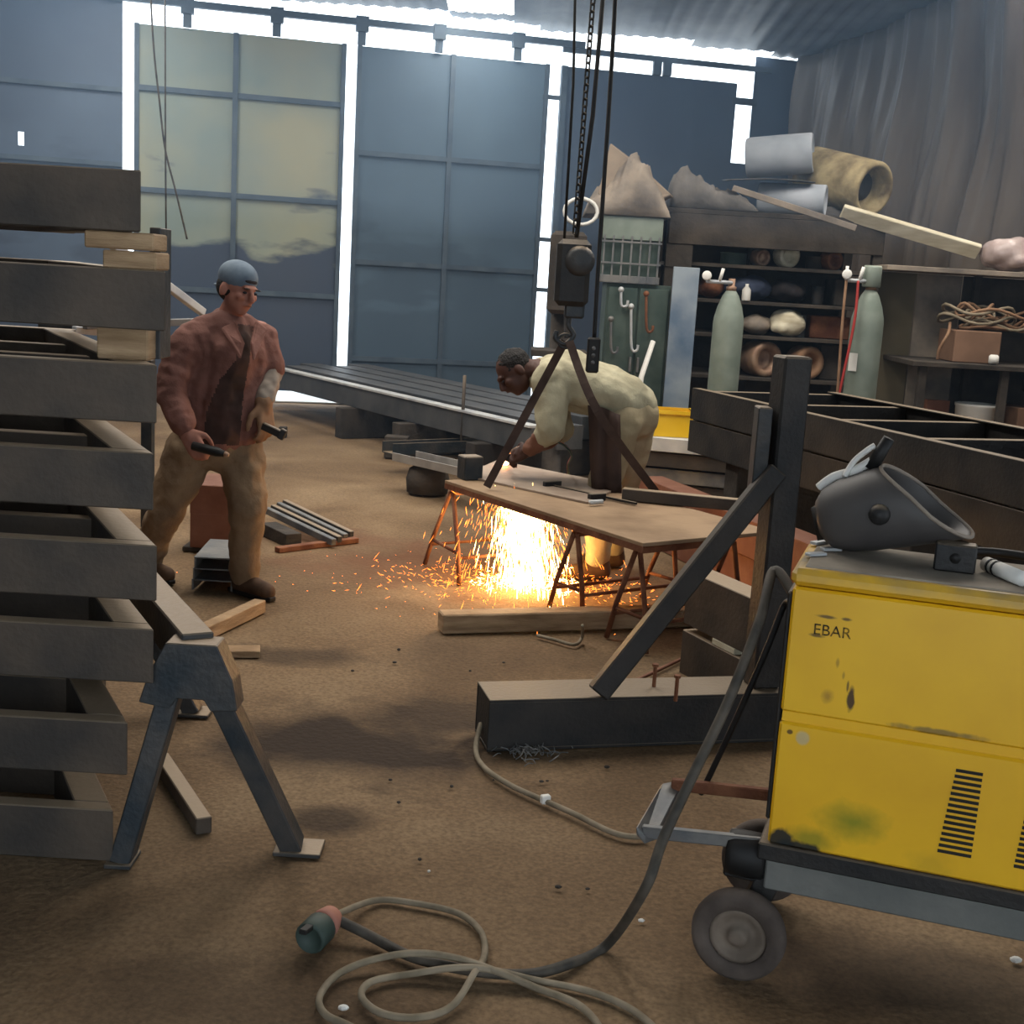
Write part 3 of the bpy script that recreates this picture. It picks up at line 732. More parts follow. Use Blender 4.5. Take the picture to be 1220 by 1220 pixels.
# sparks: glowing slivers of molten steel, falling and bouncing
M_hot = emit('white_hot_spark', (1.0, 0.86, 0.52), 22.0)
M_warm = emit('orange_spark', (1.0, 0.50, 0.18), 7.0)
rnd = random.Random(11)
src = G(604, 556, TZ); src = V((0.02, 6.72, TZ - 0.03))
q = MB(); hotf = []
def sliver(p, d, ln, w, hot):
    d = d.normalized(); s_ = d.orthogonal().normalized(); u = d.cross(s_)
    n0 = len(q.f)
    q.add([p - d * ln / 2, p + s_ * w, p - s_ * w * 0.5 + u * w * 0.87, p - s_ * w * 0.5 - u * w * 0.87, p + d * ln / 2],
          [(0, 2, 1), (0, 3, 2), (0, 1, 3), (4, 1, 2), (4, 2, 3), (4, 3, 1)])
    hotf.extend([hot] * 6)
for i in range(2600):
    core = rnd.random() < 0.62
    fx, fy = (rnd.gauss(0.10, 0.10), rnd.gauss(6.42, 0.14)) if core else (rnd.gauss(0.07, 0.24), rnd.gauss(6.4, 0.26))
    st = V((rnd.gauss(0.03, 0.07 if core else 0.13), rnd.gauss(6.62, 0.06), TZ - 0.03))
    f = rnd.random() ** (0.75)
    en = V((fx, fy, 0.0))
    p = st.lerp(en, f); p.z = (TZ - 0.03) * (1 - f ** 1.5) + 0.006
    d = V((en.x - st.x, en.y - st.y, -0.45 - 0.8 * f))
    sliver(p, d, rnd.uniform(0.025, 0.085) * (1.2 if core else 0.8), rnd.uniform(0.0011, 0.0024) * (1.25 if core else 0.8), 0 if (core and rnd.random() < 0.8) else 1)
for i in range(1100):   # bouncing on the floor
    r_ = abs(rnd.gauss(0, 0.36)); a_ = rnd.uniform(0, 6.28)
    p = V((0.10 + r_ * math.cos(a_) * 1.15, 6.38 + r_ * math.sin(a_) * 0.75, 0.008 + abs(rnd.gauss(0, 0.05)) * max(0.15, 1 - r_)))
    sliver(p, V((math.cos(a_), math.sin(a_), rnd.uniform(-0.6, 0.8))), rnd.uniform(0.008, 0.035), rnd.uniform(0.0008, 0.0016), 0 if (r_ < 0.26 and rnd.random() < 0.7) else 1)
for i in range(90):   # strays skittering away
    p = V((rnd.gauss(-0.35, 0.5), rnd.gauss(6.5, 0.35), 0.005))
    sliver(p, V((rnd.uniform(-1, 1), rnd.uniform(-1, 1), 0.1)), rnd.uniform(0.005, 0.014), 0.0010, 1)
me = q.mesh('sparks'); me.materials.append(M_hot); me.materials.append(M_warm)
if len(me.polygons) == len(hotf):
    for pgn, h_ in zip(me.polygons, hotf): pgn.material_index = h_
sk = link('sparks', me, None); tag(sk, 'shower of white-hot and orange cutting sparks falling under the table', 'sparks', kind='stuff')
q = MB(); p = G(601, 552, TZ + 0.03); q.ball(p, 0.016, 1.6, 1, 0.8); solo('molten_spot', q, emit('molten_steel', (1.0, 0.62, 0.35), 40), 'glowing molten spot where the torch cuts the plate', 'molten spot', True)
# light given off by the shower
lt = bpy.data.lights.new('spark_light', 'POINT'); lt.energy = 34; lt.color = (1.0, 0.46, 0.18); lt.shadow_soft_size = 0.12
lo = bpy.data.objects.new('spark_light', lt); COL.objects.link(lo); lo.location = (0.08, 6.40, 0.16); lo.parent = sk

# ================================================================== HOIST, SLING AND PENDANT
HY = 6.45
t = thing('chain_hoist', 'dark electric chain hoist body hanging on chains over the cutting table', 'hoist', D(680, 330, HY))
c0 = D(680, 278, HY); c1 = D(684, 372, HY)
q = MB(); cc = (c0 + c1) / 2; q.box(cc, (0.17, 0.18, c0.z - c1.z - 0.06)); part('body', q, M_black, t, bevel=0.025)
q = MB(); q.lathe([(0.05, -0.11), (0.075, -0.09), (0.075, 0.09), (0.05, 0.11)], cc + V((0.03, 0, 0.06)), (0, 1, 0), 18); part('motor', q, M_trestle, t, True)
q = MB(); q.box(c1 + V((0, 0, 0.02)), (0.10, 0.10, 0.1)); part('chain_guide', q, M_trestle, t, bevel=0.01)
def chain(parent, a, c, pitch=0.028, r=0.0042, name='chain'):
    """links as one mesh (too small to pick apart)"""
    q = MB(); d = c - a; n = max(1, int(d.length / pitch)); dn = d.normalized(); s1 = dn.orthogonal().normalized(); s2 = dn.cross(s1)
    for i in range(n):
        p = a + dn * (pitch * (i + 0.5)); s_ = s1 if i % 2 else s2
        pts = []
        for (u_, v_) in ((0.62, 0.0), (0.45, 0.38), (-0.45, 0.38), (-0.62, 0.0), (-0.45, -0.38), (0.45, -0.38)):
            pts.append(p + dn * (u_ * pitch) + s_ * (v_ * pitch * 0.9))
        q.tube(pts, r, 5, closed=True)
    o = part(name, q, M_black, parent); o['kind'] = 'stuff'; return o
top = D(690, -260, HY)
chain(t, V((c0.x + 0.02, HY, c0.z)), V((c0.x + 0.06, HY, ROOFZ(HY) - 0.1)), 0.034, 0.005)
q = MB(); q.tube([V((c0.x - 0.03, HY, c0.z - 0.03)), D(683, 100, HY), D(686, -40, HY), V((D(690, -300, HY).x, HY, ROOFZ(HY) - 0.08))], 0.007, 6); part('cable', q, M_blackrub, t, True)
for dx in (0.05,):
    q = MB(); q.tube([V((c0.x + dx - 0.02, HY, c0.z - 0.02)), V((c0.x + dx + 0.02, HY - 0.02, 2.4)), V((c0.x + 0.07 + dx, HY, ROOFZ(HY) - 0.08))], 0.011, 6); part('cable', q, M_blackrub, t, True)
hk = D(672, 392, HY)
chain(t, V((c1.x, HY, c1.z)), hk + V((0.02, 0, 0.05)), 0.03, 0.005)
q = MB(); q.tube(catmull([hk + V((0.02, 0, 0.06)), hk + V((0.02, 0, 0.02)), hk + V((0.05, 0, -0.03)), hk + V((0.01, 0, -0.075)), hk + V((-0.04, 0, -0.05)), hk + V((-0.035, 0, -0.01))]), [0.016] * 30 + [0.016, 0.015, 0.013, 0.011, 0.010, 0.009, 0.008, 0.008, 0.007, 0.006, 0.006], 8) if False else q.tube(catmull([hk + V((0.02, 0, 0.06)), hk + V((0.02, 0, 0.02)), hk + V((0.05, 0, -0.03)), hk + V((0.01, 0, -0.075)), hk + V((-0.04, 0, -0.05)), hk + V((-0.035, 0, -0.01))]), 0.013, 8); part('hook', q, M_trestle, t, True)
# sling legs
t = thing('lifting_sling', 'two-legged dark webbing sling running from the hoist hook down to the plate', 'sling', hk)
ring = hk + V((0.01, 0, -0.06))
q = MB(); q.tube([ring + V((0.035 * math.cos(a_), 0, 0.035 * math.sin(a_))) for a_ in np.linspace(0, 6.28, 15)[:-1]], 0.008, 6, closed=True); part('ring', q, M_trestle, t, True)
M_sling = mat('dark_brown_webbing', (0.22, 0.17, 0.15), (0.30, 0.24, 0.21), 12, 0.9)
e1 = G(580, 580, TZ + 0.015); e2 = G(781, 586, TZ + 0.035)
# strap legs (flat), second goes over the worker's back side
for (a, mpt, c) in ((ring, ring.lerp(e1, 0.5), e1), (ring + V((0.02, -0.02, 0)), D(712, 490, 6.25), e2)):
    pts = catmull([a, mpt, c], 6)
    q = MB()
    for k in range(len(pts) - 1): q.bar(pts[k], pts[k + 1], 0.042, 0.006, up=(0, -1, 0.1))
    part('strap', q, M_sling, t)
# pendant control
PY = 6.0
t = thing('pendant_control', 'black push-button pendant hanging on a cable before the stooping man', 'pendant control', D(706, 440, PY))
pc0, pc1 = D(708, 402, PY), D(705, 444, PY); q = MB(); q.bar(pc0, pc1, 0.06, 0.05, up=(0, 1, 0)); part('box', q, M_blackrub, t, bevel=0.008)
for k in range(3):
    q = MB(); p = pc0.lerp(pc1, 0.3 + 0.2 * k) + V((0, -0.028, 0)); q.lathe([(0.010, 0), (0.009, 0.006)], p, (0, -1, 0), 10); part('button', q, M_grey, t, True)
q = MB(); q.tube(catmull([pc0, D(712, 330, PY), D(718, 240, PY), D(726, 120, PY), D(733, 0, PY), D(738, -120, PY), V((D(742, -250, PY).x, PY, ROOFZ(PY) - 0.06))]), 0.010, 6); part('cable', q, M_blackrub, t, True)
# thin lines hanging before the cream door
t = thing('hanging_cord', 'thin dark cord hanging slack before the cream door leaf', 'cord', D(197, 150, 11.5))
q = MB(); q.tube(catmull([V((D(174, -60, 11.5).x, 11.5, ROOFZ(11.5) - 0.005)), D(182, 40, 11.5), D(190, 120, 11.5), D(197, 178, 11.5), D(210, 230, 11.5), D(223, 285, 11.5)]), 0.009, 5); part('line', q, M_cable, t, True)
q = MB(); q.tube([V((D(196, -60, 11.5).x, 11.5, ROOFZ(11.5) - 0.005)), D(197, 150, 11.5), D(198, 300, 11.5)], 0.008, 5); part('line', q, M_cable, t, True)

# ================================================================== PEOPLE
def blob(chains, balls=()):
    """closed tapered capsules, to be merged into one skin"""
    q = MB()
    for ch in chains:
        pts = [V(p) for p, r in ch]; rs = [r for p, r in ch]
        for i in range(len(pts) - 1):
            q.tube([pts[i], pts[i + 1]], [rs[i], rs[i + 1]], 12)
        for p, r in zip(pts, rs): q.ball(p, r, n=12, m=8)
    for bl in balls: q.ball(*bl[:2], *bl[2:5], n=16, m=12, R=(bl[5] if len(bl) > 5 else None))
    return q
def skin(name, q, voxel, M, parent, smooth_it=4, disp=0.0, dscale=0.12, label=None):
    me = bpy.data.meshes.new(name); me.from_pydata(q.v, [], q.f)
    tmp = bpy.data.objects.new(name, me); COL.objects.link(tmp)
    r = tmp.modifiers.new('r', 'REMESH'); r.mode = 'VOXEL'; r.voxel_size = voxel; r.use_smooth_shade = True
    s_ = tmp.modifiers.new('s', 'SMOOTH'); s_.iterations = smooth_it; s_.factor = 0.5
    if disp:
        tx = bpy.data.textures.new(name + '_folds', 'CLOUDS'); tx.noise_scale = dscale; tx.noise_depth = 1; tx.noise_type = 'SOFT_NOISE'
        d = tmp.modifiers.new('d', 'DISPLACE'); d.texture = tx; d.strength = disp; d.mid_level = 0.5; d.texture_coords = 'GLOBAL'
    dg = bpy.context.evaluated_depsgraph_get()
    out = bpy.data.meshes.new_from_object(tmp.evaluated_get(dg))
    bpy.data.objects.remove(tmp); bpy.data.meshes.remove(me)
    out.name = name; out.materials.clear()
    for p in out.polygons: p.use_smooth = True
    o = link(name, out, M, parent)
    if label: o['label'] = label
    return o
def hand(wrist, fwd, nrm, thumb, s=1.0, curl=0.9):
    """palm + five fingers; fwd along the hand, nrm = back-of-hand normal, thumb = side of thumb; curl radians per joint"""
    fwd = V(fwd).normalized(); thumb = (V(thumb) - fwd * V(thumb).dot(fwd)).normalized(); nrm = V(nrm)
    nrm = (nrm - fwd * nrm.dot(fwd) - thumb * nrm.dot(thumb)).normalized()
    ch = [[(wrist, 0.026 * s), (wrist + fwd * 0.03 * s, 0.026 * s)]]
    lens = (0.070, 0.080, 0.075, 0.058)
    for k in range(4):
        off = thumb * (0.030 - 0.020 * k) * s
        kn = wrist + fwd * (0.095 - 0.004 * abs(k - 1)) * s + off
        ch.append([(wrist + fwd * 0.02 * s + off * 0.7, 0.018 * s), (kn, 0.0125 * s)])
        p = kn; ang = curl * 0.5
        seg = lens[k] * s
        for j, fr_ in enumerate((0.45, 0.31, 0.24)):
            d = fwd * math.cos(ang) - nrm * math.sin(ang)
            p2 = p + d * seg * fr_; ch.append([(p, (0.0105 - 0.001 * j) * s), (p2, (0.0095 - 0.001 * j) * s)]); p = p2; ang += curl
    tb = wrist + fwd * 0.025 * s + thumb * 0.028 * s
    t1 = tb + (fwd * 0.6 + thumb * 0.7 - nrm * 0.25).normalized() * 0.042 * s
    t2 = t1 + (fwd * 0.85 + thumb * 0.15 - nrm * 0.45).normalized() * 0.033 * s
    t3 = t2 + (fwd * 0.8 - thumb * 0.15 - nrm * 0.5).normalized() * 0.025 * s
    ch.append([(tb, 0.016 * s), (t1, 0.0125 * s), (t2, 0.0115 * s), (t3, 0.0095 * s)])
    return ch
def head(cent, look, upv, s=1.0):
    """balls and chains of a head at its centre; returns rotation too"""
    f = V(look).normalized(); u = V(upv); u = (u - f * u.dot(f)).normalized(); r = f.cross(u)
    R = Matrix((r, f, u)).transposed()
    P = lambda x, y, z: V(cent) + R @ (V((x, y, z)) * s)
    balls = [(P(0, -0.012, 0.028), 0.1 * s, 0.76, 0.96, 0.86, R), (P(0, 0.022, -0.045), 0.1 * s, 0.62, 0.70, 0.72, R),
             (P(0, 0.052, -0.090), 0.03 * s, 1.1, 0.9, 0.8, R), (P(0, 0.088, 0.022), 0.03 * s, 1.6, 0.45, 0.4, R),
             (P(0.036, 0.070, -0.022), 0.026 * s, 1, 0.8, 0.8, R), (P(-0.036, 0.070, -0.022), 0.026 * s, 1, 0.8, 0.8, R),
             (P(0, 0.094, -0.056), 0.016 * s, 1.5, 0.7, 0.55, R)]
    for sx in (-1, 1): balls.append((P(0.077 * sx, -0.012, -0.015), 0.03 * s, 0.4, 0.7, 1.05, R))
    ch = [[(P(0, 0.092, 0.015), 0.010 * s), (P(0, 0.112, -0.028), 0.015 * s)], [(P(0, 0.100, -0.034), 0.013 * s), (P(0, 0.092, -0.036), 0.018 * s)]]
    return ch, balls, R, P

# ---- man 1: walking, rust brown jacket, grey cap worn backwards
MY = 5.95
J = lambda x, y, dy=0.0: D(x, y, MY + dy)
t1 = thing('person', 'man in rust-brown jacket, khaki trousers and grey cap striding past the frame stack', 'person', V((G(300, 708).x, 5.96, 0)))
hc = J(283, 344, -0.02)
look = V((0.80, -0.58, -0.20)); upv = V((0.18, 0.0, 1))
hch, hb, HR, HP = head(hc, look, upv, 1.0)
neck = J(267, 388, 0.03)
pel = J(258, 525, 0.02)
shR, shL = J(222, 405, -0.14), J(310, 396, 0.12)
elR, wrR = J(202, 464, -0.20), J(222, 514, -0.27)
elL, wrL = J(324, 440, 0.10), J(314, 480, -0.02)
hipR, hipL = J(226, 538, -0.03), J(286, 530, 0.05)
knR, anR = J(196, 612, 0.02), J(172, 682, 0.22)
knL, anL = J(295, 606, -0.05), J(291, 685, 0.02)
handR = hand(wrR, J(236, 538, -0.30) - wrR, V((-0.3, -0.9, 0.2)), V((0.7, 0.1, 0.5)), 1.05, 0.75)
handL = hand(wrL, J(318, 516, -0.06) - wrL, V((0.6, -0.7, 0.1)), V((-0.5, -0.6, 0.2)), 1.05, 0.6)
chest = J(270, 425, -0.02)
fdir = V((0.78, -0.62, 0)).normalized()
toeL = anL + V((0.17, -0.13, -0.06)); toeR = anR + V((0.15, -0.10, -0.05))
body = [[(hc - Z * 0.05, 0.055), (neck, 0.058), (chest, 0.13), (pel, 0.13)],
        [(neck, 0.06), (shR, 0.055), (elR, 0.043), (wrR, 0.028)], [(neck, 0.06), (shL, 0.055), (elL, 0.043), (wrL, 0.028)],
        [(pel, 0.12), (hipR, 0.085), (knR, 0.055), (anR, 0.04)], [(pel, 0.12), (hipL, 0.085), (knL, 0.055), (anL, 0.04)]] + hch + handR + handL
skin('body', blob(body, hb), 0.0075, M_skin, t1, 3)
# jacket: torso, sleeves, collar
sideV = (shL - shR).normalized()
up_c = J(268, 398, 0.0)
def wrinkled(pts, n=6, amp=0.006, ph=0):
    """resample a chain with small alternating bulges, like bunched sleeve cloth"""
    out = []
    for (p, r), (p2, r2) in zip(pts[:-1], pts[1:]):
        for i in range(n): out.append((V(p).lerp(V(p2), i / n), r + (r2 - r) * i / n + amp * (1 if (i + ph) % 2 else -0.6)))
    out.append(pts[-1]); return out
jk = [[(neck - Z * 0.01, 0.090), (up_c, 0.120), (chest, 0.150), (J(262, 470, 0.0), 0.155), (J(259, 505, 0.01), 0.160), (J(258, 516, 0.01), 0.160)],
      [(shR + sideV * 0.05, 0.085), (J(244, 425, -0.06), 0.115), (J(240, 480, -0.03), 0.120), (J(238, 514, -0.02), 0.125)],
      [(shL - sideV * 0.05, 0.075), (J(294, 425, 0.05), 0.105), (J(288, 475, 0.04), 0.115), (J(286, 510, 0.03), 0.120)],
      [(neck, 0.085), (neck.lerp(shR, 0.6), 0.08)] + wrinkled([(shR - Z * 0.02, 0.082), (shR.lerp(elR, 0.5), 0.074), (elR, 0.070), (elR.lerp(wrR, 0.5), 0.064), (wrR - (wrR - elR).normalized() * 0.03, 0.052)], 4, 0.007),
      [(neck, 0.08), (neck.lerp(shL, 0.6), 0.075)] + wrinkled([(shL - Z * 0.02, 0.076), (shL.lerp(elL, 0.5), 0.068), (elL, 0.062)], 4, 0.007)]
def pix(p):
    v = p - EYEP; c = v.dot(c_fw); return (610 + FPX * v.dot(c_rt) / c, 610 - FPX * v.dot(c_up) / c)
def inside(pt, poly):
    x, y = pt; r_ = False
    for i in range(len(poly)):
        (x1, y1), (x2, y2) = poly[i - 1], poly[i]
        if (y1 > y) != (y2 > y) and x < (x2 - x1) * (y - y1) / (y2 - y1) + x1: r_ = not r_
    return r_
jo = skin('jacket', blob(jk), 0.0085, M_jacket, t1, 3, 0.022, 0.075)
# dark faces: shirt at the open neck, and shade painted over the belly
jo.data.materials.append(mat('dark_shirt_belly_shade', (0.20, 0.15, 0.135), (0.30, 0.215, 0.19), 9, 0.95))
darkp = [[(284, 386), (302, 388), (297, 432), (290, 470), (285, 530), (240, 530), (247, 488), (262, 452), (281, 430)]]
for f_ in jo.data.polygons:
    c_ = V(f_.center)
    if V(f_.normal).dot(V((0.3, -1, 0))) > 0.15 and any(inside(pix(c_), pp) for pp in darkp): f_.material_index = 1
# shirt front showing at the open neck, collar flaps and pocket flap
for pts in (((276, 380, -0.06), (262, 392, -0.12), (284, 428, -0.21), (289, 408, -0.19)), ((303, 382, 0.0), (316, 392, -0.02), (300, 430, -0.17), (297, 408, -0.13))):
    q = MB(); q.prism([J(*p) for p in pts], fdir * 0.022); part('collar', q, M_jacket, t1, bevel=0.006)
# trousers
tr_ = [[(J(258, 512, 0.01), 0.150), (pel, 0.150)], [(pel, 0.13), (hipR, 0.118), (hipR.lerp(knR, 0.5), 0.105), (knR, 0.088), (anR + Z * 0.04, 0.075)],
       [(pel, 0.13), (hipL, 0.118), (hipL.lerp(knL, 0.5), 0.106), (knL, 0.090), (knL.lerp(anL, 0.5), 0.078), (anL + Z * 0.02, 0.077)]]
skin('trousers', blob(tr_), 0.014, M_trouser, t1, 4, 0.030, 0.08)
for an, toe in ((anL, toeL), (anR, toeR)):
    hd = (toe - an); hd.z = 0; hd.normalize()
    zb = 0.035 if an is anL else 0.035
    b0 = V((an.x, an.y, 0)); 
    ch = [[(V((an.x, an.y, 0.16)), 0.058), (b0 - hd * 0.03 + Z * 0.05, 0.050), (b0 + hd * 0.08 + Z * 0.05, 0.048), (b0 + hd * 0.17 + Z * 0.042, 0.042)]]
    o = skin('boot', blob(ch), 0.009, M_boot, t1, 3)
    q = MB(); sd = V((-hd.y, hd.x, 0))
    q.prism([b0 - hd * 0.085 - sd * 0.035 + Z * 0.001, b0 + hd * 0.14 - sd * 0.048 + Z * 0.001, b0 + hd * 0.21 - sd * 0.02 + Z * 0.001, b0 + hd * 0.21 + sd * 0.02 + Z * 0.001, b0 + hd * 0.14 + sd * 0.048 + Z * 0.001, b0 - hd * 0.085 + sd * 0.035 + Z * 0.001], (0, 0, 0.022)); part('sole', q, M_blackrub, t1, bevel=0.004)
# cap (worn backwards: strap arch over the forehead, peak at the neck), hair, eyes, mouth
q = MB(); q.ball(HP(0, -0.014, 0.052), 0.104, 0.82, 1.0, 0.76, 20, 12, HR)
skin('cap', q, 0.008, M_cap, t1, 1, label='grey-blue baseball cap worn back to front')
q = MB(); q.ball(HP(0, -0.028, 0.0), 0.1, 0.79, 0.85, 0.75, 18, 12, HR); skin('hair', q, 0.008, M_hair, t1, 1)
q = MB(); q.ball(HP(0, -0.095, -0.012), 0.05, 1.1, 0.75, 0.22, 16, 8, HR); part('cap_peak', q, M_cap, t1, True)
q = MB(); q.ball(HP(0, 0.078, 0.052), 0.022, 1.7, 0.6, 0.5, 12, 8, HR); part('cap_strap', q, M_dark, t1, True)
for sx in (-1, 1):
    q = MB(); q.ball(HP(0.032 * sx, 0.088, 0.0), 0.010, 1.2, 0.7, 0.6, 10, 6, HR); part('eye', q, M_dark, t1, True)
    q = MB(); q.ball(HP(0.034 * sx, 0.098, 0.020), 0.012, 1.6, 0.5, 0.35, 10, 6, HR); part('eyebrow', q, M_hair, t1, True)
q = MB(); q.ball(HP(0, 0.100, -0.057), 0.010, 2.0, 0.6, 0.28, 10, 6, HR); part('mouth', q, M_brownst, t1, True)
# knitted cuff on his other forearm + leather gauntlet
q = blob([[(elL.lerp(wrL, 0.12), 0.055), (elL.lerp(wrL, 0.85), 0.052)]]); skin('sleeve_cuff', q, 0.009, M_glove, t1, 3, 0.02, 0.05)
gl = hand(wrL, J(318, 516, -0.06) - wrL, V((0.6, -0.7, 0.1)), V((-0.5, -0.6, 0.2)), 1.22, 0.6)
q = blob(gl + [[(elL.lerp(wrL, 0.9), 0.046), (wrL, 0.045)]]); skin('glove', q, 0.008, M_leather, t1, 2)
# things in his hands
q = MB(); a, c = J(230, 531, -0.32), J(268, 541, -0.36); q.tube([a, a.lerp(c, 0.75), c], [0.020, 0.022, 0.013], 10)
t = solo('hand_torch', q, M_blackrub, 'stubby black tool with a copper tip held by the walking man', 'tool', True)
q = MB(); q.tube([c, c + (c - a).normalized() * 0.018], [0.014, 0.009], 10); part('tip', q, M_copper, t, True)
q = MB(); a, c = J(313, 507, -0.08), J(336, 518, -0.10); q.bar(a, c, 0.03, 0.035); q.bar(c - V((0.01, 0, 0.02)), c + V((0.012, 0, 0.025)), 0.03, 0.03, up=(0, 1, 0))
solo('hammer', q, M_black, 'small dark hammer in the walking man\'s gloved hand', 'hammer', bevel=0.004)

# ---- man 2: stooping over the table, beige work clothes
NY = 6.85
K = lambda x, y, dy=0.0: D(x, y, NY + dy)
t2 = thing('person', 'man in beige work clothes stooping over the cutting table with a torch', 'person', V((K(730, 600).x, NY, 0)))
hc = K(613, 443, -0.03)
look = V((-0.70, -0.30, -0.66)); upv = V((-0.75, 0.05, 0.65))
hch, hb, HR, HP = head(hc, look, upv, 1.02)
neck = K(640, 440, 0.0); chest = K(678, 452, 0.0); belly = K(722, 468, 0.0); pel = K(752, 490, 0.02)
shN, shF = K(655, 452, -0.15), K(650, 444, 0.17)
elN, wrN = K(657, 512, -0.20), K(630, 536, -0.10)
elF, wrF = K(668, 512, 0.12), K(634, 535, 0.02)
hipN, hipF = K(744, 500, -0.08), K(760, 498, 0.12)
ftN, ftF = V((K(716, 600, -0.1).x, NY - 0.16, 0)), V((K(735, 600, 0.1).x, NY + 0.16, 0))
knN = hipN.lerp(ftN, 0.5) + V((-0.06, 0, 0)); knF = hipF.lerp(ftF, 0.5) + V((-0.02, 0, 0))
anN, anF = ftN + Z * 0.09, ftF + Z * 0.09
tip = G(601, 552, TZ + 0.03)
hdir = (K(610, 545, -0.04) - wrN)
handN = hand(wrN, hdir, V((-0.2, -0.6, 0.8)), V((-0.2, 0.5, 0.6)), 1.05, 0.7)
handF = hand(wrF, K(612, 546, 0.0) - wrF, V((-0.2, 0.6, 0.8)), V((-0.2, -0.5, 0.6)), 1.05, 0.7)
body = [[(hc, 0.06), (neck, 0.06), (chest, 0.13), (belly, 0.13), (pel, 0.13)],
        [(neck, 0.06), (shN, 0.055), (elN, 0.043), (wrN, 0.028)], [(neck, 0.06), (shF, 0.055), (elF, 0.043), (wrF, 0.028)],
        [(pel, 0.12), (hipN, 0.085), (knN, 0.055), (anN, 0.04)], [(pel, 0.12), (hipF, 0.085), (knF, 0.055), (anF, 0.04)]] + hch + handN + handF
skin('body', blob(body, hb), 0.0075, M_skin2, t2, 3)
jk = [[(K(643, 446, 0), 0.085), (K(662, 450, 0), 0.135), (chest, 0.165), (K(705, 462, 0.0), 0.155), (belly, 0.15), (K(745, 478, 0.0), 0.145), (K(757, 488, 0.02), 0.135)],
      [(K(662, 448, -0.09), 0.11), (K(700, 462, -0.09), 0.12), (K(735, 476, -0.07), 0.11)], [(K(662, 446, 0.1), 0.11), (K(700, 458, 0.1), 0.12), (K(738, 474, 0.1), 0.11)],
      [(shN, 0.098), (shN.lerp(elN, 0.5), 0.09), (elN, 0.080), (elN.lerp(wrN, 0.35), 0.062)],
      [(shF, 0.095), (shF.lerp(elF, 0.5), 0.085), (elF, 0.075), (elF.lerp(wrF, 0.35), 0.058)]]
skin('jacket', blob(jk), 0.014, M_overall, t2, 4, 0.026, 0.10)
tr_ = [[(K(756, 492, 0.02), 0.142), (pel, 0.14)], [(pel, 0.13), (hipN, 0.112), (hipN.lerp(knN, 0.5), 0.100), (knN, 0.085), (anN + Z * 0.03, 0.070)],
       [(pel, 0.13), (hipF, 0.115), (hipF.lerp(knF, 0.5), 0.104), (knF, 0.088), (anF + Z * 0.03, 0.072)]]
skin('trousers', blob(tr_), 0.014, M_overtrouser, t2, 5, 0.030, 0.12)
for (e_, w_) in ((elN, wrN), (elF, wrF)):
    q = blob([[(e_.lerp(w_, 0.2), 0.060), (e_.lerp(w_, 0.92), 0.044)]]); skin('gauntlet', q, 0.010, M_brownst, t2, 3, 0.02, 0.05, label='maroon-brown forearm cover')
# leather apron hanging in front of the thighs
q = MB(); top0, top1 = K(700, 478, -0.16), K(738, 494, -0.20); bot0, bot1 = K(706, 585, -0.22), K(741, 590, -0.25)
n_ = 8
for j in range(n_ + 1):
    for i in range(n_ + 1):
        p = top0.lerp(top1, i / n_).lerp(bot0.lerp(bot1, i / n_), j / n_); p = p + V((0, 0.018 * math.sin(i * 1.6 + j * 0.3), 0)); q.v.append(tuple(p))
for j in range(n_):
    for i in range(n_):
        a = j * (n_ + 1) + i; q.f.append((a, a + 1, a + n_ + 2, a + n_ + 1))
o = part('apron', q, M_apron, t2, True); so = o.modifiers.new('t', 'SOLIDIFY'); so.thickness = 0.006
for b0 in (ftN, ftF):
    hd = V((-0.95, -0.3, 0)).normalized()
    ch = [[(b0 + Z * 0.15, 0.056), (b0 - hd * 0.03 + Z * 0.05, 0.050), (b0 + hd * 0.08 + Z * 0.05, 0.048), (b0 + hd * 0.17 + Z * 0.042, 0.042)]]
    skin('boot', blob(ch), 0.009, M_boot, t2, 3)
q = MB(); q.ball(HP(0, -0.022, 0.036), 0.104, 0.80, 0.92, 0.82, 20, 12, HR); skin('hair', q, 0.007, M_hair, t2, 1, 0.012, 0.02)
for sx in (-1, 1):
    q = MB(); q.ball(HP(0.032 * sx, 0.089, 0.0), 0.010, 1.2, 0.7, 0.6, 10, 6, HR); part('eye', q, M_dark, t2, True)
q = MB(); q.ball(HP(0, 0.101, -0.057), 0.010, 2.0, 0.6, 0.28, 10, 6, HR); part('mouth', q, M_skin2, t2, True)
# cutting torch in his hands
t = thing('cutting_torch', 'slim gas cutting torch with twin hoses in the stooping man\'s hands', 'cutting torch', tip)
hb_ = wrN.lerp(wrF, 0.5) + V((-0.07, 0, 0.0))
q = MB(); q.tube([hb_ + V((0.10, 0.0, 0.03)), hb_, hb_.lerp(tip, 0.6) + Z * 0.03], [0.016, 0.014, 0.010], 8); part('handle', q, M_copper, t, True)
q = MB(); q.tube([hb_.lerp(tip, 0.6) + Z * 0.03, hb_.lerp(tip, 0.9) + Z * 0.05, tip + Z * 0.02], [0.009, 0.010, 0.006], 8); part('nozzle', q, M_copper, t, True)
for dy, M_ in ((0.012, M_red), (-0.012, M_dkgreen)):
    q = MB(); s0 = hb_ + V((0.10, dy, 0.03)); q.tube(catmull([s0, s0 + V((0.12, 0.03, 0.015)), s0 + V((0.20, 0.12, -0.06)), V((s0.x + 0.2, s0.y + 0.42, TZ + 0.012)), V((s0.x + 0.30, s0.y + 0.62, 0.25)), V((s0.x + 0.5, s0.y + 0.8, 0.012))]), 0.006, 6); part('hose', q, M_, t, True)

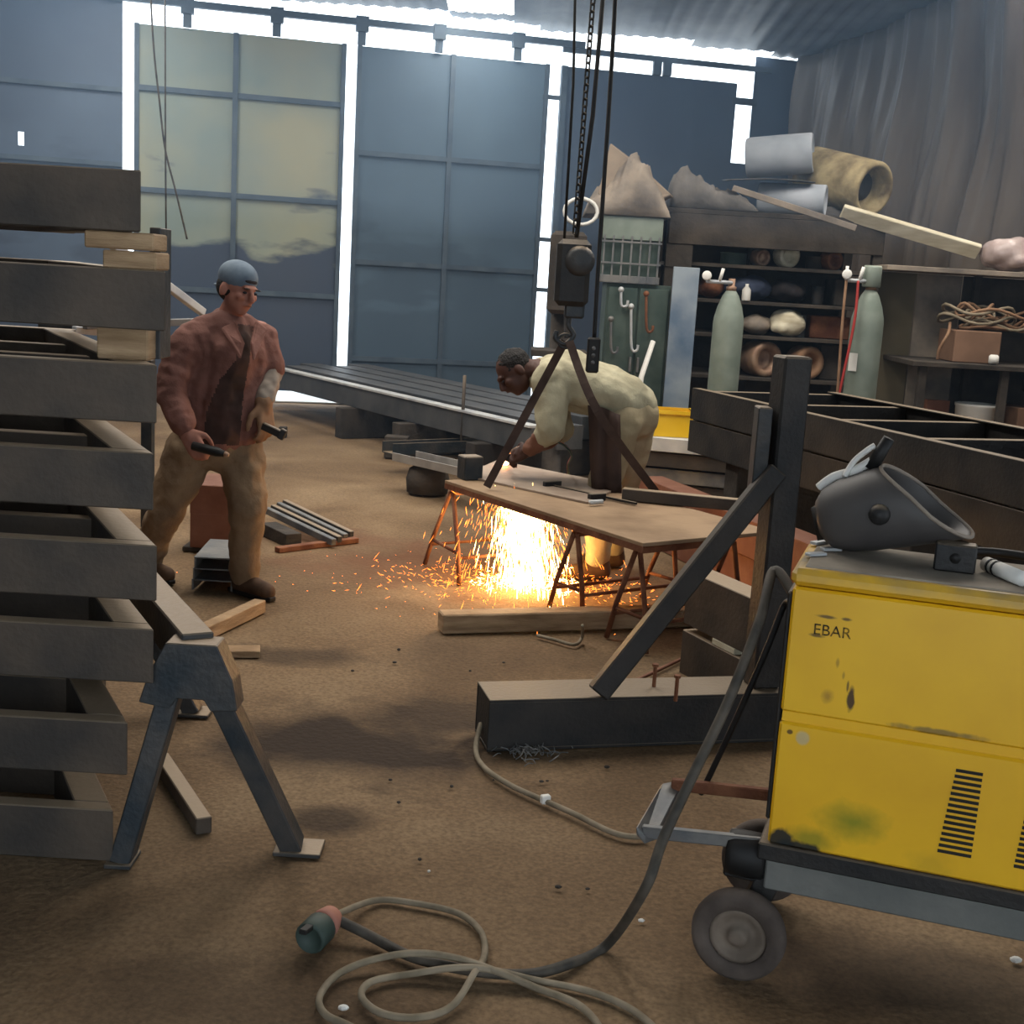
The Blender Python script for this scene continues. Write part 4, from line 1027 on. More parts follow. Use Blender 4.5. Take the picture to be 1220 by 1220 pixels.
# ================================================================== RIGHT BACKGROUND: RACK AND CLUTTER
RY = 10.6
def X(px, py, Y=RY): return D(px, py, Y).x
def Zp(px, py, Y=RY): return D(px, py, Y).z
t = thing('storage_rack', 'big sooty timber and steel storage rack against the back of the shop', 'rack', (X(920, 400), RY + 0.4, 0))
xl, xr = X(795, 300), X(1052, 300)
ztop, zfb = Zp(920, 254), Zp(920, 297)
q = MB(); q.box(((xl + xr) / 2, RY + 0.55, ztop - 0.02), (xr - xl + 0.1, 1.1, 0.04)); part('deck', q, M_darkwood, t, bevel=0.004)
q = MB(); q.box(((xl + xr) / 2, RY + 0.02, (ztop - 0.04 + zfb) / 2), (xr - xl, 0.04, ztop - 0.04 - zfb)); part('fascia', q, M_darkwood, t, bevel=0.004)
q = MB(); q.box((xl + 0.1, RY + 0.03, (zfb + Zp(800, 318)) / 2), (0.22, 0.04, zfb - Zp(800, 318))); part('corner_board', q, M_darkwood, t, bevel=0.004)
for x, yy in ((xl + 0.03, RY + 0.06), (xl + 0.03, RY + 1.05), (xr - 0.03, RY + 0.06), (xr - 0.03, RY + 1.05), ((xl + xr) / 2, RY + 1.05)):
    if True:
        q = MB(); q.box((x, yy, (ztop - 0.04) / 2), (0.08, 0.08, ztop - 0.04)); part('post', q, M_darkwood, t, bevel=0.004)
q = MB(); q.box(((xl + xr) / 2, RY + 1.08, ztop / 2), (xr - xl, 0.02, ztop - 0.05)); part('back_board', q, M_darkwood, t)
shelfz = [Zp(930, 318), Zp(930, 361), Zp(930, 402), Zp(930, 452)]
for k, zz in enumerate(shelfz):
    q = MB(); q.box(((xl + xr) / 2, RY + 0.56, zz - 0.015), (xr - xl - 0.06, 0.96, 0.03)); part('shelf', q, M_darkwood, t, bevel=0.003)
# what lies on the shelves
def reel(px, py, r, w, zs, M, label, Y=RY + 0.25):
    x = X(px, py, Y); q = MB(); c = V((x, Y, zs + r + 0.001)); ax = V((0.35, -0.9, 0)).normalized(); o = c - ax * w / 2
    q.lathe([(r * 0.5, 0), (r * 0.92, 0), (r, w * 0.06), (r, w * 0.94), (r * 0.92, w), (r * 0.62, w), (r * 0.58, w * 0.6), (r * 0.5, w * 0.55)], o, ax, 24)
    return solo('reel', q, M, label, 'reel', True)
reel(905, 312, 0.07, 0.12, shelfz[0], M_copper, 'small copper-coloured reel on the top shelf of the rack')
reel(937, 305, 0.10, 0.12, shelfz[0], M_palewood, 'pale wire reel on the top shelf of the rack')
reel(990, 310, 0.08, 0.14, shelfz[0], M_rust, 'rusty reel on the top shelf beside the gas cylinder valve')
reel(905, 432, 0.15, 0.24, shelfz[3], M_copper, 'large hollow rusty reel on the lowest shelf beside the grey-green cylinder')
reel(958, 432, 0.14, 0.2, shelfz[3], M_leather, 'second large reel on the lowest shelf, behind the dark column head')
def lump(name, px, py, Y, zs, sx, sy, sz, M, label, cat, disp=0.05, vox=0.025, n=4, seed=0):
    """crumpled heap sitting on height zs"""
    r_ = random.Random(seed); x = X(px, py, Y); q = MB()
    q.ball((x, Y, zs + sz * 0.5), 1.0, sx * 0.5, sy * 0.5, sz * 0.5, 14, 10)
    for i in range(n): q.ball((x + r_.uniform(-.35, .35) * sx, Y + r_.uniform(-.3, .3) * sy, zs + sz * r_.uniform(0.22, 0.5)), 1.0, sx * 0.28, sy * 0.3, sz * 0.24, 10, 8)
    o = skin(name, q, vox, M, None, 2, disp, 0.12)
    zmin = min(v.co.z for v in o.data.vertices); o.location.z = zs - zmin + 0.001
    return tag(o, label, cat)
lump('rag_bundle', 890, 350, RY + 0.3, shelfz[1], 0.45, 0.4, 0.20, mat('navy_cloth', (0.14, 0.17, 0.24), (0.22, 0.25, 0.32), 6, 0.9), 'dark blue rag bundle on the second shelf of the rack', 'rags', seed=1)
lump('rag_bundle', 935, 350, RY + 0.35, shelfz[1], 0.35, 0.4, 0.18, M_dark, 'black rag bundle next to the dark blue one on the rack', 'rags', seed=2)
lump('scrap_heap', 845, 355, RY + 0.35, shelfz[1], 0.24, 0.4, 0.16, M_rust, 'rusty scrap lump on the second shelf behind the cylinder valve', 'scrap', seed=3)
lump('paper_sack', 937, 392, RY + 0.22, shelfz[2], 0.30, 0.3, 0.24, M_palewood, 'crumpled pale paper sack on the third shelf of the rack', 'sack', seed=4)
lump('paper_sack', 900, 395, RY + 0.25, shelfz[2], 0.26, 0.3, 0.18, M_cloth, 'grey crumpled sack on the third shelf of the rack', 'sack', seed=5)
q = MB(); x = X(890, 352, RY + 0.06); q.lathe([(0.035, 0), (0.037, 0.01), (0.037, 0.09), (0.015, 0.12), (0.015, 0.14)], (x, RY + 0.1, shelfz[1]), n=14); solo('bottle', q, M_white, 'small white bottle on the second shelf of the rack', 'bottle', True)
for k, (px, zz) in enumerate(((985, 0), (1010, 1), (985, 2), (1000, 3))):
    x = X(px, 380, RY + 0.4); q = MB(); h = (0.0, 0.22, 0.19, 0.3)[k] or 0.12
    if k == 0: continue
    q.box((x, RY + 0.45, shelfz[zz] + h / 2 + 0.001), (0.34, 0.4, h)); solo('crate', q, M_darkwood if k != 2 else M_rust, ['', 'dark crate on the second shelf behind the taller cylinder', 'rust-stained crate on the third shelf behind the taller cylinder', 'dark crate on the lowest shelf behind the taller cylinder'][k], 'crate', bevel=0.008)
for k, (px, sh_, w_, h_, M_, lab) in enumerate(((868, 0, 0.22, 0.10, M_dkgreen, 'flat dark green tin on the top shelf beside the copper reel'), (965, 0, 0.16, 0.11, M_darkwood, 'squat black tin on the top shelf between the reels'),
        (972, 1, 0.10, 0.16, M_trestle, 'dark steel tin on the second shelf beside the black rags'), (870, 2, 0.18, 0.15, M_rust, 'rusty tin on the third shelf behind the shorter cylinder'), (954, 2, 0.10, 0.19, M_grey, 'grey tin on the third shelf beside the pale sack'))):
    x = X(px, 380, RY + 0.3); q = MB(); q.lathe([(w_ * 0.46, 0.001), (w_ * 0.5, 0.008), (w_ * 0.5, h_ - 0.01), (w_ * 0.52, h_ - 0.008), (w_ * 0.52, h_), (w_ * 0.44, h_), (w_ * 0.44, h_ - 0.012)], (x, RY + 0.32, shelfz[sh_]), n=20)
    solo('tin', q, M_, lab, 'tin', True)
# rolls, foam and planks on the deck
def roll(p0, p1, r, M, label, hollow=True, cat='roll'):
    a = V(p0); c = V(p1); ax = (c - a); l = ax.length
    t_ = thing('roll', label, cat, a)
    q = MB()
    prof = [(r * 0.55, 0.0), (r * 0.94, 0), (r, r * 0.08), (r * 1.01, l * 0.5), (r, l - r * 0.08), (r * 0.94, l)]
    prof += [(r * 0.80, l), (r * 0.78, l * 0.8), (r * 0.55, l * 0.8)] if hollow else [(r * 0.3, l)]
    q.lathe(prof, a, ax, 28); part('wrap', q, M, t_, True)
    q = MB(); q.lathe([(r * 0.5, -0.002), (r * 0.5, l * 0.82)], a, ax, 16); part('core', q, M_darkwood, t_, True)
    return t_
M_rollw = mat('pale_grey_membrane', (0.52, 0.55, 0.58), (0.64, 0.66, 0.69), 3, 0.6, 0, 0.1, 10)
dz = ztop
def on(px, Y, r): return V((X(px, 230, Y), Y, dz + r))
roll(on(905, RY + 0.38, 0.135), on(985, RY + 0.20, 0.135), 0.132, M_rollw, 'short pale roll resting on the rack deck below the other rolls')
c0 = D(890, 186, RY + 0.78); c1 = D(970, 172, RY + 0.62)
roll(V((c0.x, c0.y, dz + 0.50)), V((c1.x, c1.y, dz + 0.56)), 0.17, M_rollw, 'big pale roll lying highest on the rack deck')
c0 = D(968, 185, RY + 0.95); c1 = D(1042, 224, RY + 0.35)
roll(V((c0.x, c0.y, dz + 0.42)), V((c1.x, c1.y, dz + 0.26)), 0.235, M_foam, 'thick yellowed foam roll slumped at the end of the rack deck')
q = MB(); k_ = 12
pts = [D(860 + 100 * i / k_, 210 - 18 * math.sin(i / k_ * 2.2), RY + 0.55) for i in range(k_ + 1)]
for i, p in enumerate(pts):
    zc = dz + 0.285 + 0.03 * math.sin(i / k_ * 2.4)
    q.v += [(p.x, RY + 0.10, zc - 0.03), (p.x, RY + 0.52, zc)]
for i in range(k_): q.f.append((2 * i, 2 * i + 2, 2 * i + 3, 2 * i + 1))
o = solo('metal_sheet', q, M_trestle, 'curved dark metal sheet lying between the pale rolls', 'metal sheet', True); o.modifiers.new('t', 'SOLIDIFY').thickness = 0.01
q = MB(); q.bar(D(873, 224, RY - 0.03), D(1020, 272, RY - 0.25), 0.03, 0.05); solo('timber_plank', q, M_cloth, 'narrow grey plank leaning across the front of the rack', 'plank', bevel=0.004)
q = MB(); q.bar(D(1003, 252, RY + 0.0), D(1166, 300, RY - 0.10), 0.05, 0.125, up=(0, -0.6, 0.8)); solo('timber_plank', q, M_palewood, 'wide pale plank sloping from the rack deck down to the bench shelf', 'plank', bevel=0.006)
# canvas heap on the cage
CY = 10.2
zc = Zp(750, 258, CY)
def drape(px0, px1, Y0, Y1, zs, peak, M, label, seed, lean=0.35, k=40):
    """crumpled sheet: a heightfield with ridged folds, thickened, resting at zs"""
    r_ = random.Random(seed); x0, x1 = X(px0, 240, Y0), X(px1, 240, Y0); q = MB()
    ph = [(r_.uniform(3, 9), r_.uniform(2, 7), r_.uniform(0, 6)) for _ in range(5)]
    for j in range(k + 1):
        for i in range(k + 1):
            u, v = i / k, j / k
            env = (math.sin(math.pi * min(1, max(0, u ** (1 - lean)))) * math.sin(math.pi * v ** 0.6)) ** 0.6 if 0 < u < 1 and 0 < v < 1 else 0
            rg = sum((0.5 + 0.5 * math.sin(a_ * u * 0.9 + b_ * v * 0.7 + c_)) * w_ for (a_, b_, c_), w_ in zip(ph[:2], (0.5, 0.35))) + sum((1 - abs(math.sin(a_ * u * 2.2 - b_ * v * 1.8 + c_))) ** 3 * w_ for (a_, b_, c_), w_ in zip(ph[2:], (0.12, 0.10, 0.08)))
            q.v.append((x0 + (x1 - x0) * u, Y0 + (Y1 - Y0) * v, zs + 0.006 + peak * env * (0.35 + 0.75 * rg)))
    for j in range(k):
        for i in range(k):
            a_ = j * (k + 1) + i; q.f.append((a_, a_ + 1, a_ + k + 2, a_ + k + 1))
    o = solo('canvas_sheet', q, M, label, 'canvas', True); sm = o.modifiers.new('t', 'SOLIDIFY'); sm.thickness = 0.008; sm.offset = 1.0; return o
drape(700, 800, CY - 0.02, CY + 0.75, zc, 0.52, M_cloth, 'crumpled grey-brown canvas heaped on top of the wire cage', 6, 0.2)
drape(800, 905, RY + 0.06, RY + 0.95, dz, 0.40, mat('dark_canvas', (0.34, 0.33, 0.32), (0.46, 0.44, 0.42), 4, 0.95, 0, 0.4, 15), 'flatter dark grey canvas heap on the rack deck beside the rolls', 8, 0.45)
drape(905, 1030, RY + 0.45, RY + 1.05, dz, 0.20, mat('dark_canvas', (0, 0, 0)), 'dark canvas bundle bedding the upper rolls on the rack deck', 9, 0.1)
q = MB(); q.prism([D(712, 232, CY + 0.1), D(727, 170, CY + 0.2), D(760, 195, CY + 0.25), D(800, 232, CY + 0.2), D(770, 245, CY + 0.05)], V((0.05, 0.25, 0.0))); solo('cardboard_sheet', q, mat('grey_board', (0.46, 0.41, 0.36), (0.56, 0.50, 0.43), 3, 0.9), 'torn peaked cardboard sheet standing on the canvas heap', 'cardboard', bevel=0.01)
q = MB()
for k in range(4):
    c = D(692, 252, CY - 0.1 + 0.03 * k); q.tube([c + V((0.13 * math.cos(a_), 0.01 * k, 0.10 * math.sin(a_))) for a_ in np.linspace(0, 6.28, 19)[:-1]], 0.014, 6, closed=True)
solo('hose_coil', q, M_white, 'white hose coil hung at the corner of the wire cage', 'hose', True)
# wire cage container
t = thing('wire_cage', 'grey metal bin with a barred front standing on the green cabinet', 'cage', (X(752, 300, CY), CY, Zp(752, 338, CY)))
x0, x1 = X(716, 300, CY), X(788, 300, CY); z0, z1 = Zp(752, 338, CY), zc
q = MB(); q.box(((x0 + x1) / 2, CY + 0.35, (z0 + z1) / 2), (x1 - x0 - 0.02, 0.66, z1 - z0 - 0.02)); part('body', q, M_dkgreen, t, bevel=0.006)
q = MB(); q.box(((x0 + x1) / 2, CY + 0.005, z1 - 0.09), (x1 - x0, 0.02, 0.18)); part('top_panel', q, M_green, t, bevel=0.004)
q = MB(); q.box(((x0 + x1) / 2, CY + 0.005, z0 + 0.03), (x1 - x0, 0.03, 0.06)); part('bottom_rail', q, M_grey, t, bevel=0.004)
for k in range(7):
    x = x0 + (x1 - x0) * (k + 0.3) / 6.6; q = MB(); q.box((x, CY - 0.01, (z0 + z1 - 0.14) / 2), (0.014, 0.014, z1 - z0 - 0.16)); part('bar', q, M_grey, t)
for f_ in (0.3, 0.62):
    q = MB(); q.box(((x0 + x1) / 2, CY - 0.02, z0 + (z1 - z0) * f_), (x1 - x0, 0.012, 0.014)); part('cross_wire', q, M_grey, t)
# dark green cabinet with hung tools
t = thing('green_cabinet', 'dark green steel cabinet hung with tools under the wire cage', 'cabinet', (X(752, 450, CY), CY + 0.3, 0))
x0, x1 = X(722, 400, CY) - 0.02, X(796, 400, CY); zt_ = z0 - 0.002
q = MB(); q.box(((x0 + x1) / 2, CY + 0.33, zt_ / 2), (x1 - x0, 0.6, zt_)); part('body', q, M_dkgreen, t, bevel=0.005)
for s_ in (0.26, 0.74):
    q = MB(); q.box((x0 + (x1 - x0) * s_, CY + 0.02, zt_ * 0.5 + 0.02), ((x1 - x0) * 0.45, 0.02, zt_ - 0.1)); d = part('door', q, M_dkgreen, t, bevel=0.004)
    q = MB(); q.box((x0 + (x1 - x0) * (0.5 + (s_ - 0.5) * 0.25), CY - 0.005, zt_ * 0.6), (0.02, 0.03, 0.12)); part('handle', q, M_grey, d, bevel=0.003)
for k, (px, py0, py1, M_) in enumerate(((752, 365, 418, M_pale), (740, 345, 365, M_pale), (770, 350, 395, M_rust), (728, 380, 420, M_grey))):
    q = MB(); a = D(px, py0, CY - 0.03); c = D(px, py1, CY - 0.03)
    q.tube(catmull([a, a.lerp(c, 0.8), c + V((0.015, 0, 0)), c + V((0.045, 0, 0.01)), c + V((0.05, 0, 0.05))]), 0.012, 6)
    q.ball(a, 0.024); solo('steel_hook', q, M_, ['long pale hook', 'short pale hook', 'rusty hook', 'grey hook'][k] + ' hanging on the green cabinet front', 'hook', True)
q = MB(); q.tube([V((D(764, 449, CY).x - 0.10, CY - 0.42, 0.01)), D(764, 449, CY - 0.17), D(778, 407, CY - 0.02)], 0.022, 10); solo('steel_tube', q, M_white, 'short white tube leaning on the green cabinet', 'tube', True)
# tall drill-press-like dark column behind the hoist
DY = 9.6
t = thing('drill_press', 'dark rusty pillar machine with motor head beyond the hoist', 'machine', (X(672, 400, DY), DY, 0))
x = X(668, 380, DY)
q = MB(); q.lathe([(0.20, 0), (0.20, 0.05), (0.075, 0.08), (0.07, Zp(668, 300, DY))], (x, DY + 0.1, 0), n=16); part('column', q, M_darkwood, t, True)
q = MB(); q.box((x + 0.02, DY, Zp(668, 325, DY)), (0.26, 0.42, 0.60)); part('head', q, M_darkwood, t, bevel=0.03)
q = MB(); q.box((x, DY - 0.05, Zp(668, 420, DY)), (0.42, 0.4, 0.05)); part('work_table', q, M_darkwood, t, bevel=0.006)
q = MB(); q.tube([V((x + 0.05, DY - 0.1, Zp(668, 362, DY))), V((x + 0.05, DY - 0.1, Zp(668, 402, DY)))], [0.04, 0.018], 12); part('spindle', q, M_grey, t, True)
# blue-grey board
x0, x1 = X(797, 400, 10.1), X(828, 400, 10.1)
q = MB(); q.box(((x0 + x1) / 2, 10.15, Zp(812, 318, 10.1) / 2), (x1 - x0, 0.03, Zp(812, 318, 10.1))); solo('board', q, M_bluegrey, 'narrow pale board with blue smudges standing beside the green cabinet', 'board', bevel=0.003)

# ---- gas cylinders
def cylinder(px, ptop, Y, r, label, tall, M):
    x = D(px, 450, Y).x; H_ = D(px, ptop, Y).z
    # keep upright under the photographed lean
    t_ = thing('gas_cylinder', label, 'gas cylinder', (x, Y, 0))
    hs = H_
    q = MB(); q.lathe([(r * 0.9, 0), (r, 0.02), (r, hs - 0.24), (r * 0.97, hs - 0.20), (r * 0.80, hs - 0.12), (r * 0.55, hs - 0.04), (r * 0.33, hs)], (x, Y, 0), n=32); part('bottle', q, M, t_, True)
    q = MB(); q.lathe([(r * 0.33, hs), (r * 0.33, hs + 0.03), (r * 0.22, hs + 0.035), (r * 0.22, hs + 0.09)], (x, Y, 0), n=16); v_ = part('valve', q, M_copper, t_, True)
    if tall:
        q = MB(); q.lathe([(r * 0.5, hs + 0.02), (r * 0.56, hs + 0.03), (r * 0.56, hs + 0.16), (r * 0.50, hs + 0.175), (r * 0.50, hs + 0.165), (r * 0.5, hs + 0.03)], (x, Y, 0), n=20); part('cap_guard', q, M, t_, True)
    zz = hs + 0.06
    q = MB(); q.tube([V((x, Y - 0.02, zz)), V((x - 0.20, Y - 0.06, zz))], 0.014, 8); part('regulator', q, M_pale, t_, True)
    q = MB(); q.tube([V((x - 0.10, Y - 0.04, zz)), V((x - 0.08, Y - 0.05, zz + 0.10))], 0.013, 8); part('stem', q, M_white, t_, True)
    q = MB(); q.lathe([(0.035, 0), (0.035, 0.02), (0.028, 0.025)], V((x - 0.20, Y - 0.07, zz + 0.04)), (-0.2, -1, 0.1), 16); part('gauge', q, M_white, t_, True)
    if tall:
        q = MB(); q.tube([V((x - 0.20, Y - 0.06, zz)), V((x - 0.20, Y - 0.06, zz + 0.10))], 0.012, 8); part('stem', q, M_white, t_, True)
        q = MB(); q.box((x - r * 0.80, Y - r * 0.68, hs - 0.52), (0.07, 0.004, 0.13), math.radians(-48)); part('paper_tag', q, M_white, t_)
        for dx, M_, nm in ((-0.115, M_red, 'hose'), (-0.20, M_leather, 'hose')):
            q = MB(); q.tube(catmull([V((x + dx, Y - 0.07, zz)), V((x + dx - 0.01, Y - 0.12, zz - 0.3)), V((x + dx - 0.07 * (dx > -.15), Y - 0.15, zz - 0.8)), V((x + dx - 0.14 * (dx > -.15), Y - 0.2, 0.35)), V((x + dx - 0.25, Y - 0.35, 0.014))]), 0.010, 6); part(nm, q, M_, t_, True)
    return t_
cylinder(862, 346, 9.6, 0.115, 'shorter grey-green gas cylinder with bare valve before the pale board', False, M_green)
cylinder(1026, 345, 9.3, 0.118, 'taller grey-green gas cylinder with a collar, paper tag and red hose', True, M_green)

# ---- bench and clutter at the far right
BY = 10.2
t = thing('bench_shelf', 'long dusty bench with an upper shelf and plywood back beside the tall cylinder', 'bench', (X(1150, 430, BY), BY + 0.4, 0))
x0 = X(1056, 330, BY); x1 = X(1300, 330, BY)
zs1 = Zp(1140, 320, BY); zs2 = Zp(1140, 431, BY)
q = MB(); q.box(((x0 + x1) / 2, BY + 0.3, zs1 - 0.02), (x1 - x0, 0.6, 0.04)); part('upper_shelf', q, M_cloth, t, bevel=0.004)
xb = X(1085, 430, BY - 0.2)
q = MB(); q.box(((xb + x1) / 2, BY + 0.15, zs2 - 0.02), (x1 - xb, 0.85, 0.04)); part('bench_top', q, M_darkwood, t, bevel=0.004)
for k, (a, c) in enumerate(((x0, x0 + 0.42), (x0 + 0.43, x0 + 0.80), (x0 + 0.81, x1))):
    q = MB(); q.box(((a + c) / 2, BY + 0.58, zs1 / 2 - 0.02), (c - a, 0.02, zs1 - 0.05)); part('back_panel', q, (mat('olive_plywood', (0.34, 0.31, 0.24), (0.42, 0.38, 0.30), 2, 0.9), M_cloth, M_darkwood)[k], t, bevel=0.003)
for x in (x0 + 0.04, x0 + 0.9, x1 - 0.05):
    q = MB(); q.box((x, BY + 0.5, (zs1 - 0.04) / 2), (0.06, 0.06, zs1 - 0.04)); part('upright', q, M_darkwood, t, bevel=0.003)
for x in (xb + 0.1, xb + 0.75):
    q = MB(); q.box((x, BY - 0.2, (zs2 - 0.04) / 2), (0.06, 0.06, zs2 - 0.04)); part('leg', q, M_darkwood, t, bevel=0.003)
r2 = random.Random(5); 
xc = X(1178, 375, BY + 0.05); bx0, bx1 = X(1132, 410, BY), X(1187, 410, BY); zbt = Zp(1160, 394, BY)
q = MB(); q.box(((bx0 + bx1) / 2, BY + 0.1, (zs2 + zbt) / 2 + 0.001), (bx1 - bx0, 0.4, zbt - zs2 - 0.002)); solo('cardboard_box', q, M_card, 'brown box on the bench carrying the tangled cable', 'box', bevel=0.006)
t = thing('cable_tangle', 'tangled heap of dusty cable on the brown box', 'cable', (xc, BY + 0.1, zbt))
for k in range(9):
    a0 = r2.uniform(0, 6.28); rr = r2.uniform(0.10, 0.30); q = MB(); cx_ = xc + r2.uniform(-0.10, 0.12)
    pts = [V((cx_ + rr * 1.1 * math.cos(a_ + a0), BY + 0.1 + rr * 0.55 * math.sin(a_ + a0), zbt + 0.015 + 0.018 * k + 0.035 * math.sin(3 * a_ + k) * (0.35 if k == 0 else 1) + (0.012 if k == 0 else 0.02))) for a_ in np.linspace(0, 6.28, 25)[:-1]]
    q.tube(pts, 0.013, 6, closed=True); part('loop', q, M_tan if k % 2 else M_leather, t, True)
q = MB(); q.tube(catmull([V((xc - 0.3, BY + 0.05, zbt + 0.05)), V((bx0 - 0.06, BY - 0.1, zbt - 0.03)), V((bx0 - 0.12, BY - 0.12, zs2 + 0.1)), V((bx0 - 0.12, BY - 0.10, zs2 + 0.015))]), 0.013, 6); part('loop', q, M_leather, t, True)
q = MB(); x = X(1183, 423, BY - 0.2); q.lathe([(0.028, 0), (0.04, 0.012), (0.04, 0.06), (0.028, 0.075)], V((x - 0.03, BY - 0.2, zs2 + 0.042)), (1, -0.3, 0), 14); solo('plug_socket', q, M_white, 'small white plug at the edge of the bench', 'plug', True)
x = X(1168, 470, BY + 0.0)
zb_ = 0.62
q = MB(); q.lathe([(0.13, 0), (0.145, 0.02), (0.165, 0.42), (0.172, 0.43), (0.172, 0.45), (0.158, 0.45), (0.155, 0.43), (0.135, 0.03)], (x, BY + 0.05, 0.35), n=26); solo('bucket', q, M_white, 'tall white plastic bucket under the bench', 'bucket', True)
q = MB(); q.box((x, BY + 0.05, 0.174), (0.36, 0.36, 0.348)); solo('crate', q, M_darkwood, 'dark crate on the floor carrying the white bucket', 'crate', bevel=0.008)
x = X(1220, 480, BY); q = MB(); q.box((x + 0.06, BY + 0.05, 0.40), (0.34, 0.35, 0.80), 0.1); solo('cardboard_box', q, M_card, 'tall brown carton under the bench beside the white bucket', 'box', bevel=0.006)
lump('wrapped_bundle', 1206, 290, BY + 0.25, zs1, 0.50, 0.42, 0.28, mat('cloudy_plastic_wrap', (0.58, 0.50, 0.48), (0.74, 0.68, 0.66), 5, 0.25, 0, 0.3, 12), 'plastic-wrapped bundle on the upper bench shelf', 'bundle', 0.05, 0.025, 4, 9)
for k, (px, w) in enumerate(((1084, 0.30), (1120, 0.26))):
    x = X(px, 470, BY + 0.15); q = MB(); q.box((x, BY + 0.2, 0.35 + 0.05 * k), (w * 0.75, 0.06, 0.7 + 0.1 * k), 0.05); solo('board', q, M_brownst if k else M_darkwood, ['sooty board', 'reddish-brown board'][k] + ' propped under the bench', 'board', bevel=0.004)

# ================================================================== RIGHT: BLACK FRAME STACK
bu = V((0.332, -0.9433, 0)); bn = V((0.9433, 0.332, 0))
b0 = G(825, 462, 0.97); b0 = V((b0.x, b0.y, 0))
BW, BL, BH = 1.05, 4.4, 0.196
for k in range(2):
    z1 = 0.97 - 0.205 * k; z0 = z1 - BH
    t = thing('steel_framework', ['upper', 'lower'][k] + ' of the two long black steel frames stacked beyond the yellow welder', 'steel frame', b0 + Z * z0, 'long black frames beyond the welder')
    for off, nm in ((0.0, 0), (BW, 1)):
        q = MB(); a = b0 + bn * off + Z * (z0 + BH / 2); c = a + bu * BL
        q.bar(a + bn * 0.004, c + bn * 0.004, 0.008, BH)
        for zz in (z1 - 0.004, z0 + 0.004): q.bar(a + bn * (0.03 if off == 0 else -0.03) + Z * (zz - z0 - BH / 2), c + bn * (0.03 if off == 0 else -0.03) + Z * (zz - z0 - BH / 2), 0.06, 0.008)
        part('side_rail', q, M_black, t, bevel=0.0015)
    for j in range(7):
        p = b0 + bu * (0.03 + (BL - 0.06) * j / 6) + Z * (z0 + BH / 2)
        q = MB(); q.bar(p + bn * 0.01, p + bn * (BW - 0.01), 0.06, BH - 0.03); part('cross_member', q, M_black, t, bevel=0.002)
# bearers under it
for j, f_ in enumerate((0.5, 2.2, 3.9)):
    p = b0 + bu * f_ + bn * BW / 2; zt_ = 0.97 - 0.205 - BH
    q = MB(); q.box((p.x, p.y, zt_ / 2 - 0.001), (BW * 0.9, 0.16, zt_ - 0.002), math.atan2(bn.y, bn.x)); solo('timber_block', q, M_darkwood, ['far', 'middle', 'near'][j] + ' timber bearer under the long black frames', 'timber block', bevel=0.006)
# brown box beam lying in front of the frames
a = G(770, 540, 0.35); a = V((a.x, a.y, 0)); 
for k in range(2):
    a = V((1.02 - 0.02 * k, 7.95, 0.0)) - bn * 0.14
    q = MB(); zc_ = 0.10 + 0.205 * k
    q.bar(a + Z * zc_, a + bu * 2.6 + Z * zc_, 0.16, 0.20); solo('steel_girder', q, M_brownst, ['lower', 'upper'][k] + ' red-brown box beam on the floor alongside the black frames', 'steel beam', bevel=0.004, kind='thing')
# flat sheets and yellow crate beyond
for k in range(4):
    p = G(790, 515, 0.3); q = MB(); q.box((1.25 + 0.02 * k, 9.35 - 0.03 * k, 0.12 + 0.115 * k), (0.9, 0.55, 0.10), -0.25); solo('steel_slab', q, (M_frame, M_grey, M_frame, M_pale)[k], ['lowest', 'second lowest', 'second highest', 'highest'][k] + ' steel slab in the pile under the yellow crate', 'steel slab', bevel=0.003, group='slab pile under the yellow crate')
q = MB(); q.box((1.25, 9.35, 0.034), (0.7, 0.4, 0.066), -0.25); solo('timber_block', q, M_darkwood, 'timber bearer under the slab pile', 'timber block', bevel=0.004)
zc_ = 0.12 + 0.115 * 3 + 0.052
cx_ = X(797, 482, 9.25)
t = thing('yellow_crate', 'small yellow plastic crate on the steel slab pile', 'crate', (cx_, 9.25, zc_))
q = MB(); w_, d_, h_ = 0.33, 0.26, 0.19
q.box((cx_, 9.25, zc_ + 0.006), (w_, d_, 0.012))
for sx in (-1, 1):
    q.box((cx_ + sx * w_ / 2, 9.25, zc_ + h_ / 2), (0.012, d_, h_)); q.box((cx_, 9.25 + sx * d_ / 2, zc_ + h_ / 2), (w_, 0.012, h_))
part('tub', q, M_yellowplast, t)
q = MB(); 
for sx in (-1, 1):
    q.box((cx_ + sx * (w_ / 2 + 0.006), 9.25, zc_ + h_ - 0.012), (0.024, d_ + 0.036, 0.024)); q.box((cx_, 9.25 + sx * (d_ / 2 + 0.006), zc_ + h_ - 0.012), (w_, 0.024, 0.024))
part('rim', q, M_yellowplast, t)

# ================================================================== COLUMN WITH BRACE AND BASE BEAM
PYc = 4.42
pa = G(583, 893); 
bdir = (G(915, 884) - G(580, 896)).normalized(); bnr = V((-bdir.y, bdir.x, 0))
t = thing('column_assembly', 'dark steel column with slanted brace on a heavy base beam', 'steel column', G(760, 885))
B0 = G(580, 896); BLn = 1.75; bh = 0.185; bw = 0.20
q = MB(); o_ = V((B0.x, B0.y, 0)) + bnr * bw / 2
for zz, hh, ww in ((bh - 0.006, 0.012, bw), (0.006, 0.012, bw)): q.bar(o_ + Z * zz, o_ + bdir * BLn + Z * zz, ww, hh)
for s_ in (-0.47, 0.47): q.bar(o_ + bnr * bw * s_ + Z * bh / 2, o_ + bdir * BLn + bnr * bw * s_ + Z * bh / 2, 0.010, bh - 0.02)
part('base_beam', q, M_black, t, bevel=0.002, label='heavy box base beam with dusty top')
